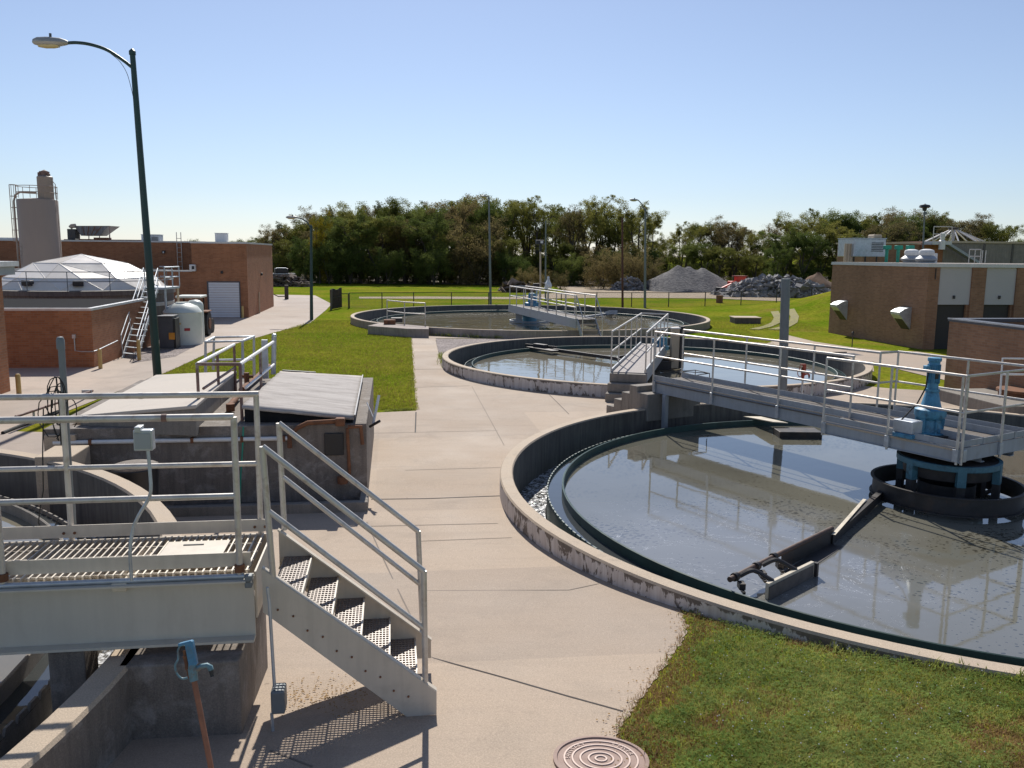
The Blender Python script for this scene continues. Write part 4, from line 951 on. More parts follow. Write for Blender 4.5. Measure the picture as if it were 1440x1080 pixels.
for i in range(nsl): d_.bx(-w0+.02, -w1-.02, -.035, -.008, .03+i*2.0/nsl, .03+(i+1)*2.0/nsl-.012)
dd = d_.build('roll_up_door', 'rollup', lb, bevel=.006)
m = MB(FL_); m.bx(-w0-.06, -w0+.019, -.05, -.002, 0, 2.09); m.bx(-w1-.019, -w1+.04, -.05, -.002, 0, 2.09); m.bx(-w0+.02, -w1-.02, -.05, -.002, 2.035, 2.09); m.build('door_frame', 'darkcoping', dd)
wl = V(317, 383, LB.y); MB(frame((LB.x, LB.y, 0))).bx(-onwall(317, LB.xy, -E_)-.06, -onwall(317, LB.xy, -E_)+.06, -.14, -.002, wl.z-.07, wl.z+.08).build('wall_lamp', 'black', lb, bevel=.02)
s_ = onwall(370.5, LB.xy, N_); MB(FL_).bx(.002, .12, s_-.1, s_+.1, 2.3, 2.46).build('wall_lamp', 'black', lb, bevel=.02)
s_ = onwall(366, LB.xy, N_); MB(FL_).tube([(.05, s_, .0), (.05, s_, 1.3)], .04, 8).build('downpipe', 'tan', lb, True)
def Lw(x, z): t = onwall(x, (FL_ @ Vector((0, 4.0, 0))).xy, -E_); return (-t, 3.9, z)
q = Lw(238, 3.75); m = MB(FL_); m.bx(q[0]-.09, q[0]+.09, 3.82, 3.998, 3.62, 3.8); m.build('wall_lamp', 'black', lb, bevel=.02); MB(FL_).bx(q[0]-.03, q[0]+.04, 3.80, 3.818, 3.64, 3.74).build('lens', 'white', lb)
ld = MB(FL_); xa, xb = Lw(257, 0)[0], Lw(263, 0)[0]
for x in (xa, xb): ld.tube([(x, 3.88, 2.64), (x, 3.88, 4.9)], .025, 6)
for i in range(7): ld.tube([(xa, 3.88, 2.85+i*.28), (xb, 3.88, 2.85+i*.28)], .016, 6)
tag(ld.build('roof_ladder', 'alu', None, True), 'thin steel ladder on the brick wall above the lower roof of the door building', 'ladder')
p = V(271, 376, 48.8); v = thing('roof_vent', 'small white vent hood on the lower roof next to the door building', 'vent', p)
MB(frame(p)).bx(-.16, .16, -.15, .15, -.22, .16).build('hood', 'white', v, bevel=.03); MB(frame(p)).bx(-.02, .12, -.17, -.152, -.1, .08).build('opening', 'black', v)
def roofunit(name, label, cat, x0, x1, y0, y1, Y, mat, grill=True, dep=None):
    a, b = V(x0, y1, Y), V(x1, y0, Y); w = b.x-a.x; dd_ = dep or w*.8
    t = thing(name, label, cat, (a.x, a.y, a.z)); F = frame(a)
    MB(F).bx(0, w, 0, dd_, .001, b.z-a.z).build('housing', mat, t, bevel=.03)
    MB(F).bx(-.02, w+.02, -.02, dd_+.02, b.z-a.z+.001, b.z-a.z+.04).build('lid', mat, t)
    if grill:
        g = MB(F)
        for i in range(6): g.bx(w*.55, w*.92, -.02, -.003, (b.z-a.z)*(.3+.09*i), (b.z-a.z)*(.35+.09*i))
        g.build('grille', 'darkcoping', t)
    return t
roofunit('roof_unit', 'plain white box unit on the roof above the white roll-up door', 'roof unit', 302.5, 318, 328.5, 341.5, 54, 'white', False)
roofunit('roof_unit', 'grey air conditioner on the roof just right of the tall green lamp pole', 'air conditioner', 199, 223, 330.5, 343.5, 55, 'galv')
roofunit('roof_unit', 'long white unit on the roof at the far left edge', 'roof unit', -12, 21.5, 335, 345.5, 56, 'white', True, 1.5)
# silo
sp0 = V(59, 372, 45.5); s = thing('storage_silo', 'tall taupe storage silo with a narrow filter turret and caged ladder', 'silo', (sp0.x, sp0.y, 0))
Zs = V(60, 281, 45.5).z; rs_ = (V(86, 300, 45.5).x-V(33, 300, 45.5).x)/2*.985
cx = Vector((sp0.x, sp0.y, 0))
MB().lathe(cx, [(rs_, 0), (rs_, Zs-.04), (rs_-.03, Zs), (0, Zs+.10)], 40).build('body', 'silo', s, True)
tr_ = (V(74, 265, 45.5).x-V(53.5, 265, 45.5).x)/2; tz = V(63, 249, 45.5).z; tc = Vector((V(64, 265, 45.5).x, sp0.y, 0))
MB().lathe(tc, [(tr_, Zs), (tr_, tz), (tr_-.05, tz+.04), (0, tz+.1)], 24).build('turret', 'silo', s, True)
m = MB()
for dx, r_, h in ((-.22, .13, .28), (.0, .17, .36), (.2, .09, .22)): m.lathe(tc+Vector((dx, 0, tz+.02)), [(0, h), (r_, h-.08), (r_, 0)], 12)
m.tube([tc+Vector((-.2, -.1, tz+.25)), tc+Vector((.3, -.1, tz+.22))], .05, 6); m.build('blower', 'rustrail', s, True)
zr = Zs+.05
ring = [cx+Vector((rs_*math.cos(R(a)), rs_*math.sin(R(a)), zr)) for a in range(0, 361, 20)]
railing(s, ring, .62, ring[:-1:2], 'silo', r=.018, rad=.016, n=6)
zt = Zs+.75; m = MB()
for k in range(5):
    a = R(180+k*36+18); m.tube([cx+Vector((-rs_-.22+.18*math.cos(a), .18*math.sin(a)-.05, zt-2.9)), cx+Vector((-rs_-.22+.18*math.cos(a), .18*math.sin(a)-.05, zt))], .014, 5)
for z in [zt-2.9+.58*i for i in range(6)]: m.tube([cx+Vector((-rs_-.22+.18*math.cos(R(a)), .18*math.sin(R(a))-.05, z)) for a in range(0, 361, 45)], .014, 5)
m.build('ladder_cage', 'silo', s, True)
m = MB(); m.tube([cx+Vector((-rs_-.06, -.35, 1.5)), cx+Vector((-rs_-.06, -.35, Zs-.1)), cx+Vector((-rs_+.05, -.35, Zs+.22)), cx+Vector((-rs_+.3, -.35, Zs+.36)), tc+Vector((-tr_, -.2, Zs+.36))], .05, 8); m.build('fill_pipe', 'silo', s, True)
m = MB(); m.tube([cx+Vector((rs_*.78, 0, zr)), cx+Vector((rs_*.8, 0, zr+.75)), cx+Vector((rs_*.88, 0, zr+.92)), cx+Vector((rs_*1.02, 0, zr+.75)), cx+Vector((rs_*1.06, 0, Zs-.6)), cx+Vector((rs_*1.1, 0, 2.5))], .02, 6); m.build('conduit', 'silo', s, True)
# hopper with its machine
hp = V(125, 344, 56); h = thing('steel_hopper', 'rust-streaked grey steel hopper with a conveyor frame on the roof right of the silo', 'hopper', hp)
P = lambda x, y, Y=56: V(x, y, Y)
m = MB(); top = [P(104, 317.5), P(153, 317.5), P(153, 317.5)+Vector((0, 1.6, 0)), P(104, 317.5)+Vector((0, 1.6, 0))]; bot = [P(114, 331.5), P(140, 331.5), P(140, 331.5)+Vector((0, 1, 0)), P(114, 331.5)+Vector((0, 1, 0))]
m.add(top+bot, [(0, 1, 5, 4), (1, 2, 6, 5), (2, 3, 7, 6), (3, 0, 4, 7), (4, 5, 6, 7), (0, 1, 2, 3)]); m.build('bin', 'hopper', h)
m = MB()
for x in (116, 125, 134, 143): m.bar(P(x, 318)+Vector((0, -.02, 0)), P(113+(x-104)*.5, 331)+Vector((0, -.02, 0)), .03, .03)
m.build('rib', 'rust', h)
m = MB()
for x in (112, 125, 140, 154): m.tube([P(x, 330), P(x, 344)], .03, 6)
m.tube([P(90, 337), P(200, 338)], .035, 6); m.tube([P(112, 341), P(156, 341)], .03, 6); m.tube([P(154, 318), P(155, 344)], .025, 6); m.build('stand', 'rustrail', h, True)
m = MB(); m.lathe(P(100, 329), [(0, .3), (.18, .25), (.22, 0), (.22, -.5), (0, -.5)], 12); m.bx(P(97, 330).x, P(108, 330).x, 55.8, 56.4, P(97, 336).z, P(97, 322).z); m.build('motor', 'dark', h, True)
m = MB(); m.tube([P(99, 320), P(101, 317.8), P(106, 317.5)], .14, 8); m.build('chute', 'silo', h, True)
m = MB(); m.bx(P(112, 340).x, P(128, 340).x, 55.9, 56.5, P(112, 343).z, P(112, 336).z); m.bx(P(133, 340).x, P(152, 340).x, 55.9, 56.5, P(133, 343.5).z, P(133, 334).z); m.build('machine', 'rust', h)
# annex
AN = G(133, 518, 0); FA = frame(AN); ax = thing('brick_annex', 'low flat brick annex in front of the white dome, with a black roof', 'annex', AN)
MB(FA).bx(-9, 0, 0, 6.9, -.05, 1.86).build('wall', 'brick', ax)
MB(FA).bx(-9, -.16, .16, 6.85, 1.861, 1.885).build('roof', 'blackroof', ax)
m = MB(FA); m.bx(-9, .02, -.02, .15, 1.862, 1.94); m.bx(-.15, .02, .151, 6.92, 1.862, 1.94); m.build('coping', 'coping', ax)
q = onwall(106.5, AN.xy, -E_); m = MB(FA); m.tube([(-q, -.03, 1.0), (-q, -.03, .58), (-.35, -.03, .55), (-.02, -.03, .55), (.03, .3, .56), (.03, 2.4, .66)], .018, 6); m.bx(-q-.05, -q+.05, -.08, -.003, .98, 1.1); m.build('conduit', 'galv', ax)
# dome tank
DC = Vector((-19.1, 38.2, 0)); dr = 3.62; dg = thing('domed_tank', 'round concrete tank under a faceted white dome, ringed by a thin railing', 'tank', DC)
MB().lathe(DC, [(dr+.12, 0), (dr+.12, 1.9), (dr+.2, 1.92), (dr+.2, 2.12), (dr-.05, 2.14)], 64).build('wall', 'inner', dg, True)
MB().lathe(DC, [(dr+.13, 1.4), (dr+.14, 1.55), (dr+.13, 1.56)], 64).build('band', 'galv', dg, True)
bm = bmesh.new(); rings = [(3.5, 2.14, 14, 0), (3.05, 2.62, 14, .5), (1.9, 3.22, 7, .25), (0, 3.60, 1, 0)]
vs = []; idx = []
for r, z, n, o in rings:
    idx.append([len(vs)+k for k in range(n)]); vs += [(DC.x+r*math.cos(2*math.pi*(k+o)/n), DC.y+r*math.sin(2*math.pi*(k+o)/n), z) for k in range(n)]
fs = []
for k in range(14): a, b = idx[0][k], idx[0][(k+1) % 14]; c, d = idx[1][k], idx[1][(k+1) % 14]; fs += [(a, b, c), (c, b, d)]
for k in range(7):
    c = idx[2][k]; n0, n1, n2 = idx[1][2*k], idx[1][2*k+1], idx[1][(2*k+2) % 14]; e = idx[2][(k+1) % 7]
    fs += [(n0, n1, c), (n1, n2, c), (n2, e, c), (c, e, idx[3][0])]
m = MB(); m.add(vs, fs); m.build('dome', 'dome', dg)
bm.free(); sm_ = MB(); done = set()
for f in fs:
    for a, b in zip(f, f[1:]+f[:1]):
        if (min(a, b), max(a, b)) in done: continue
        done.add((min(a, b), max(a, b))); sm_.bar(Vector(vs[a])+Vector((0, 0, .004)), Vector(vs[b])+Vector((0, 0, .002)), .03, .016)
sm_.build('seam', 'dome', dg)
m = MB()
for x, y in ((48, 398.5), (110, 395)):
    p = V(x, y, 35.3); q = Vector((p.x, p.y, 0))-DC; a = math.atan2(q.y, q.x); F = Matrix.Translation((DC.x+3.28*math.cos(a), DC.y+3.28*math.sin(a), 2.44)) @ Matrix.Rotation(a, 4, 'Z')
    MB(F).bx(-.1, .16, -.2, .2, -.12, .1).build('hatch', 'dark', dg, bevel=.02)
ring = [DC+Vector(((dr+.12)*math.cos(R(a)), (dr+.12)*math.sin(R(a)), 2.12)) for a in range(0, 361, 8)]
railing(dg, ring, .78, ring[:-1:3], 'polegrey', r=.02, rad=.02, n=6)
# steel stairs up to the dome
s0 = G(172, 505, 0); s1 = G(192, 507, 0); st2 = thing('steel_stairs', 'steep grey steel stairs climbing from the driveway to the white dome', 'stairs', s0)
dvec = Vector((-.98, 4.5, 2.35)); top = dvec
for b in (s0, s1): MB().bar(b, b+dvec, .03, .16).build('stringer', 'galv', st2)
for i in range(1, 13):
    f = i/13; a, b = s0+dvec*f, s1+dvec*f; MB().bar(a, b, .2, .025).build('tread', 'galv', st2)
for b, s in ((s0, -1), (s1, 1)):
    up = Vector((s*.03, 0, .75)); MB().tube([b+dvec*.03+up, b+dvec+up], .018, 6).build('handrail', 'galv', st2, True)
    MB().tube([b+dvec*.03+up*.55, b+dvec+up*.55], .018, 6).build('mid_rail', 'galv', st2, True)
    for f in (.03, .34, .67, 1): MB().tube([b+dvec*f, b+dvec*f+up], .016, 6).build('post', 'galv', st2, True)
m = MB(); a = s0+dvec; m.bx(a.x-.1, a.x+.8, a.y, a.y+1.5, a.z-.1, a.z-.02); m.build('landing', 'galv', st2)
for dx, dy in ((.05, .1), (.75, .1), (.75, 1.4)): MB().tube([(a.x+dx, a.y+dy, 0), (a.x+dx, a.y+dy, a.z-.1)], .05, 8).build('leg', 'tan' if dy > 1 else 'galv', st2, True)
railing(st2, [a+Vector((.8, 0, -.02)), a+Vector((.8, 1.5, -.02)), a+Vector((0, 1.5, -.02))], .8, [a+Vector((.8, 0, -.02)), a+Vector((.8, .75, -.02)), a+Vector((.8, 1.5, -.02))], 'galv', r=.025)
# near left building
NB = G(15, 552, 0); FN = frame(NB); nb = thing('brick_building', 'sunlit orange brick building corner with a white overhanging roof at the left edge', 'building', NB)
MB(FN).bx(-6, 0, -9, 0, -.05, 3.12).build('wall', 'brick', nb)
m = MB(FN); m.bx(-6, .24, -9.2, .25, 3.121, 3.34); m.build('fascia', 'greysteel', nb); MB(FN).bx(-6, .32, -9.3, .33, 3.341, 3.47).build('roof', 'white', nb)
ld = MB()
for x in (25, 31): ld.tube([V(x, 372, 33), V(x, 342, 33)], .016, 5)
for y in (347, 353, 359, 365): ld.tube([V(25, y, 33), V(31, y, 33)], .012, 5)
tag(ld.build('thin_ladder', 'silo', None, True), 'thin vertical ladder beside the silo above the white roof edge', 'ladder')
# plastic tank, cabinet, tractor
pt = G(259, 484, 0); k = thing('plastic_tank', 'pale green plastic storage tank with a domed lid beside the dark cabinet', 'tank', pt)
MB().lathe(pt, [(.74, 0), (.74, 1.30), (.765, 1.32), (.74, 1.36), (.58, 1.56), (.28, 1.68), (.26, 1.72), (0, 1.73)], 36).build('shell', 'tanklid', k, True)
m = MB(); a = R(-72); 
def onshell(ang, z, w, h, r=.752):
    mm = MB(); n = 6; v_ = []
    for i in range(n+1):
        t = R(ang)+(i/n-.5)*w/r; v_ += [pt+Vector((r*math.cos(t), r*math.sin(t), z-h/2)), pt+Vector((r*math.cos(t), r*math.sin(t), z+h/2))]
    mm.add(v_, [(2*i, 2*i+2, 2*i+3, 2*i+1) for i in range(n)]); return mm
onshell(-58, .66, .22, .11).build('warning_sign', 'redsign', k); onshell(-84, .9, .22, .07).build('yellow_mark', 'yellow', k)
k2 = thing('plastic_tank', 'slim pale green tank standing just behind the larger green tank', 'tank', pt+Vector((.14, 1.0, 0)))
MB().lathe(pt+Vector((.14, 1.0, 0)), [(.34, 0), (.34, 1.55), (.31, 1.64), (.2, 1.74), (0, 1.77)], 28).build('shell', 'tanklid', k2, True)
eb = G(223, 492, 0); k = thing('dark_cabinet', 'dark grey metal cabinet with an orange sticker beside the green tank', 'cabinet', eb)
w = V(258, 490, 33.6).x-eb.x
MB(frame(eb)).bx(.04, w*.86, 0, .7, .06, 1.26).build('body', 'darkcoping', k, bevel=.015); MB(frame(eb)).bx(0, w*.93, -.05, .76, 1.261, 1.31).build('lid', 'darkcoping', k); MB(frame(eb)).bx(w*.62, w*.62+.22, -.012, -.003, .40, .66).build('sticker', 'orange', k)
MB(frame(eb)).bx(w*.865, w*1.0, .02, .7, .03, 1.2).build('side_panel', 'black', k); MB(frame(eb)).bx(-.05, w, -.08, .8, .004, .055).build('plinth', 'conc', k)
tc_ = G(285, 474, 0); tx = thing('tractor', 'green-topped utility tractor with big black tyres parked behind the green tanks', 'tractor', tc_)
F = frame(tc_, SA)
MB(F).tube([(-.06, .6, .56), (.20, .6, .56)], [.55, .55], 24).build('wheel', 'rubber', tx, True)
o = MB(F).tube([(.205, .6, .56), (.235, .6, .56)], .25, 16).build('rim', 'rust', tx, True)
MB(F).tube([(-1.35, .6, .56), (-1.1, .6, .56)], [.55, .55], 24).build('wheel', 'rubber', tx, True)
MB(F).tube([(-.2, 2.1, .34), (.05, 2.1, .34)], .33, 20).build('wheel', 'rubber', tx, True); MB(F).tube([(-1.2, 2.1, .34), (-1.0, 2.1, .34)], .33, 20).build('wheel', 'rubber', tx, True)
m = MB(F); m.bx(-.9, -.25, .1, 1.2, .4, .85); m.bx(-.85, -.3, 1.2, 2.5, .45, 1.0); m.build('body', 'redpaint', tx, bevel=.05)
m = MB(F); m.bx(-.3, .22, .1, 1.1, 1.08, 1.14); m.bx(-1.35, -.85, .1, 1.1, 1.08, 1.14); m.build('fender', 'rust', tx, bevel=.03)
m = MB(F)
for x in (-.98, -.12):
    for y in (.15, 1.1): m.tube([(x, y, 1.1), (x, y, 1.72)], .035, 6)
m.build('cab_post', 'black', tx, True)
MB(F).bx(-1.1, 0, 0, 1.3, 1.72, 1.82).build('canopy', 'tanklid', tx, bevel=.03); MB(F).bx(-.75, -.35, .3, .7, .86, 1.25).build('seat', 'black', tx, bevel=.04)
# bollards
def bollard(x, yb, yt, label, r=.062, grp='yellow bollards along the driveway'):
    p = G(x, yb, 0); h = V(x, yt, p.y).z; t = thing('bollard', label, 'bollard', p, grp)
    MB().lathe(p, [(r, 0), (r, h-.03), (r*.7, h), (0, h+.01)], 14).build('pipe', 'yellow', t, True); MB().lathe(p, [(r*1.5, .001), (r*1.5, .012), (0, .012)], 12).build('base', 'conc', t)
bollard(141.5, 520, 491, 'faded yellow bollard at the corner of the low brick annex')
bollard(196, 508, 478, 'faded yellow bollard at the foot of the steep steel stairs')
bollard(27, 556, 526, 'faded yellow bollard in front of the sunlit building at the left edge')
bollard(272.5, 483, 456, 'yellow post touching the right side of the green tank', .05); bollard(286, 478.5, 453, 'yellow post in front of the tractor tyre', .05)
bollard(341.5, 447.5, 430.5, 'yellow bollard at the right jamb of the white roll-up door')
# ------------------------------------------------------------------ right buildings
RB = G(1297, 492, 0); FR = frame(RB); rb = thing('brick_building', 'flat-roofed tan brick building on the right with two grey panels over dark doors', 'building', RB)
RH = 3.42; RL = 7.85; OP = [(.52, 1.98), (2.62, 4.02), (4.7, 6.1)]
m = MB(FR); x = 0
m.bx(0, 12, .30, RL, 0, RH)
for a, b in OP+[(12, 12)]: m.bx(x, a, 0, .299, 0, RH); x = b
m.build('wall', 'brickr', rb)
m = MB(FR); m.bx(-.05, 12, -.05, RL+.05, RH+.001, RH+.13); m.build('coping', 'coping', rb); MB(FR).bx(.1, 11.9, .1, RL-.1, RH+.131, RH+.14).build('roof', 'conc', rb)
for a, b in OP:
    MB(FR).bx(a+.002, b-.002, .06, .298, 1.88, RH-.002).build('panel', 'panel', rb)
    d_ = MB(FR); d_.bx(a+.002, b-.10, .2, .296, 0, 1.878); d_.build('door', 'doordark', rb)
    MB(FR).bx(b-.098, b-.002, .1, .296, 0, 1.878).build('jamb', 'brickr', rb); MB(FR).bx((a+b)/2-.05, (a+b)/2+.05, .0, .058, 2.12, 2.26).build('lamp', 'black', rb, bevel=.02)
MB(FR).tube([(.3, -.03, RH-.05), (.3, -.03, RH-.5)], .02, 6).build('scupper', 'black', rb)
q = onwall(1296, RB.xy, N_)
for k, (x1, x0, y0, y1, lab) in enumerate(((1187.5, 1160, 423, 450, 'galvanised wall hood on the far end of the right brick building'), (1277, 1243.5, 432.5, 463.5, 'galvanised wall hood nearer the corner of the right brick building'))):
    v = onwall(x1, RB.xy, N_); w = RB+N_*v; za, zb = V(x1, y0, w.y).z, V(x1, y1, w.y).z; L = .56; Wd = .66
    t = thing('wall_hood', lab, 'vent hood', (w.x, w.y, zb)); F = frame((w.x, w.y, 0))
    pr_ = [(-.002, za), (-.18, za-.02), (-.36, za-.08), (-L, za-.20), (-L+.02, za-.31), (-.002, zb)]
    m = MB(F); n = len(pr_); m.add([(x, 0, z) for x, z in pr_]+[(x, Wd, z) for x, z in pr_], [tuple(range(n)), tuple(range(2*n-1, n-1, -1))]+[(i, n+i, n+i+1, i+1) for i in range(n-1)])
    m.build('hood', 'galv', t); MB(F).slab([(-L+.04, .03, za-.32), (-.02, .03, zb+.0), (-.02, Wd-.03, zb+.0), (-L+.04, Wd-.03, za-.32)], .004).build('screen', 'dark', t)
def on(label, name, cat, x0, x1, y0, y1, Y, mat, **k): return roofunit(name, label, cat, x0, x1, y0, y1, Y, mat, **k)
on('large grey air conditioner raised on posts on the right brick building roof', 'air_conditioner', 'air conditioner', 1200, 1250, 336, 361, 43.5, 'galv', dep=1.6)
ac = D.objects['air_conditioner']
m = MB()
for x in (1202, 1218, 1234, 1248): p = V(x, 361, 43.6); m.tube([p+Vector((0, .1, 0)), Vector((p.x, p.y+.1, RH+.1))], .04, 6)
m.build('leg', 'dark', ac, True); p = V(1232, 336, 43.6); MB(frame(p)).bx(0, .45, .2, .8, .03, .22).build('fan_cowl', 'tan', ac, bevel=.05)
p = V(1186, 368, 43.8); dk = thing('roof_duct', 'tan fluted duct at the far left end of the right building roof', 'duct', p)
m = MB(); za = V(1186, 342.5, 43.8).z
for x in (1188.5, 1192.5, 1196.5): q = V(x, 368, 43.8); m.tube([(q.x, q.y, RH+.1), (q.x, q.y, za)], .085, 10)
m.build('pipe', 'tan', dk, True)
for k, x in enumerate((1246, 1262, 1278)):
    p = V(x, 369, 42.5-k*.6); p.z = RH+.14; zt = V(x, 345, p.y).z; t = thing('green_vent', ('green vent stack nearest the big air conditioner', 'middle one of the three green vent stacks', 'green vent stack nearest the round roof fans')[k], 'vent', p, 'green vent stacks on the right roof')
    MB().lathe(p, [(.075, 0), (.08, zt-p.z-.2)], 14).build('pipe', 'greenpaint', t, True); MB(frame((p.x, p.y, zt))).bx(-.15, .17, -.12, .12, -.2, 0).build('head', 'greenpaint', t, bevel=.02)
for k, (x, Y) in enumerate(((1281, 41.0), (1302, 39.5))):
    p = V(x, 370, Y); p.z = RH+.14; t = thing('roof_fan', ('round white roof fan partly behind a green vent', 'round white roof fan nearest the grey panels')[k], 'roof fan', p, 'round roof fans on the right building')
    m = MB(); m.lathe(p, [(.36, 0), (.36, .06), (.46, .12), (.47, .2), (.30, .34)], 24); m.build('base', 'greysteel', t, True); MB().lathe(p, [(.30, .345), (.32, .42), (.33, .5), (.30, .58), (.15, .63), (0, .64)], 24).build('cap', 'white', t, True)
p = V(1314, 360, 40); MB(frame(p)).bx(-.1, .12, -.1, .1, -.35, .12); o = MB(frame(p)); o.bx(-.08, .1, -.1, .1, -.36, .12); tag(o.build('roof_box', 'white', None, bevel=.02), 'small white box right of the nearest round roof fan', 'box')
# back structure
kb = V(1188, 400, 62); bk = thing('rear_building', 'grey concrete building with a tan brick end rising behind the right roof', 'building', (kb.x, kb.y, 0))
zb = V(1300, 342.5, 60).z
FB = frame((V(1327, 350, 58).x, 58, 0))
m = MB(FB); m.bx(-.02, 14, 0, 6, 0, zb+.02); m.build('wall', 'conc', bk)
m = MB(FB); m.bx(-5.4, -1.4, .5, 4, 0, zb-.1); m.build('brick_end', 'brickr', bk); m = MB(FB); m.bx(-1.39, -.03, 0, 4, 0, zb-.12); m.build('brick_bay', 'brick', bk)
m = MB(FB); m.bx(-5.5, -1.41, .4, 4.1, zb-.09, zb+.02); m.bx(-.05, 14.1, -.1, 6.1, zb+.03, zb+.16); m.build('coping', 'tan', bk)
MB(FB).bx(-1.45, -.06, -.9, .1, zb-.11, zb+.1).build('landing', 'coping', bk)
m = MB(FB); m.bar((-.2, -.6, zb-.05), (3.0, -.6, zb-1.75), .5, .16); m.build('stair', 'greysteel', bk)
railing(bk, [FB @ Vector((-1.4, -.85, zb+.1)), FB @ Vector((-.1, -.85, zb+.1))], .95, [FB @ Vector((-1.4, -.85, zb+.1)), FB @ Vector((-.1, -.85, zb+.1))], 'alu', r=.03, rad=.03)
for x in (2.9, 5.0, 7.2, 9.5): MB(FB).bx(x, x+.12, -.06, -.002, 0, zb).build('pilaster', 'inner', bk)
rl = thing('roof_railing', 'short white guard rail with ladder hoops on the right roof', 'railing', V(1375, 372, 44))
a, b = V(1362, 370, 44), V(1378, 370, 44); a.z = b.z = RH+.14
railing(rl, [a, b], .68, [a, a.lerp(b, .5), b], 'alu', r=.025, rad=.022)
for x in (1380.5, 1385): p = V(x, 370, 44); MB().tube([(p.x, p.y, RH+.1), (p.x, p.y, V(x, 352, 44).z)], .022, 6).build('ladder_rail', 'alu', rl, True)
cn = thing('frame_cone', 'conical frame of pale struts around a mast behind the right roof', 'strut frame', V(1340, 345, 64))
tp_ = V(1341, 321, 64); base = V(1341, 345, 64)
m = MB()
for k in range(10):
    a = 2*math.pi*k/10; m.bar(tp_, (base.x+2.6*math.cos(a), base.y+2.6*math.sin(a), base.z), .07, .07)
m.build('strut', 'coping', cn); MB().lathe(tp_, [(0, .08), (.35, .05), (.35, -.08), (0, -.1)], 14).build('hub', 'dark', cn, True); MB().tube([tp_, Vector((tp_.x, tp_.y, base.z-1.5))], .12, 10).build('mast', 'greysteel', cn, True)
p = V(1325, 340, 57); MB()
w = thing('white_stack', 'small white cylinder stack beside the landing rail', 'stack', p); MB().lathe((p.x, p.y, p.z-.3), [(.2, -.2), (.2, .35), (.12, .4), (.16, .62), (.16, .85), (0, .9)], 14).build('pipe', 'white', w, True)
# low enclosure right
RE = G(1327, 547, .03); FE = frame((RE.x, RE.y, 0)); re_ = thing('brick_enclosure', 'low open-topped brick enclosure with a dark coping at the right edge', 'enclosure', RE)
m = MB(FE); m.bx(0, .28, -6.2, 0, -.1, 2.0); m.bx(.281, 9, -.28, 0, -.1, 2.0); m.bx(.281, 9, -6.2, -5.92, -.1, 2.0); m.build('wall', 'brickr', re_)
m = MB(FE); m.bx(-.03, .31, -6.23, .03, 2.001, 2.09); m.bx(.311, 9, -.31, .03, 2.001, 2.09); m.build('coping', 'darkcoping', re_); MB(FE).bx(-.045, -.031, -6.23, .03, 2.06, 2.10).build('trim', 'coping', re_)
MB(FE).bx(.29, 8.9, -5.9, -.3, 1.2, 1.22).build('floor', 'blackroof', re_)
wr = thing('white_railing', 'white pipe rail in front of the right brick enclosure', 'railing', V(1408, 560, 19.5))
a, b, d = V(1410, 504, 19.4), V(1480, 505, 19.4), V(1406, 560, 19.4)
m = MB(); m.tube([d, a, b], .025, 8); m.tube([a.lerp(d, .4), b.lerp(V(1480, 560, 19.4), .4)], .022, 8); m.build('frame', 'white', wr, True)
p = G(1437, 566, .2); rg = thing('rusty_ring', 'low rusty round drum lying at the right edge behind the nearest tank', 'drum', p)
MB().lathe(p, [(.55, -.1), (.55, .02), (.60, .03), (.60, .10), (.55, .12), (.55, .26), (.6, .28), (.6, .34), (.0, .36)], 30).build('body', 'rust', rg, True)
lo = thing('low_wall', 'low concrete kerb wall beside the rusty drum', 'wall', G(1420, 580, .3)); a = G(1400, 566, .35); MB(FR_ := frame((a.x, a.y, 0), SA)).bx(-.05, 3, -.5, 2.2, -.1, .34).build('body', 'conc', lo, bevel=.02)
bollard(1313, 489, 468, 'pale bollard at the dark door of the right brick building', .06, None)
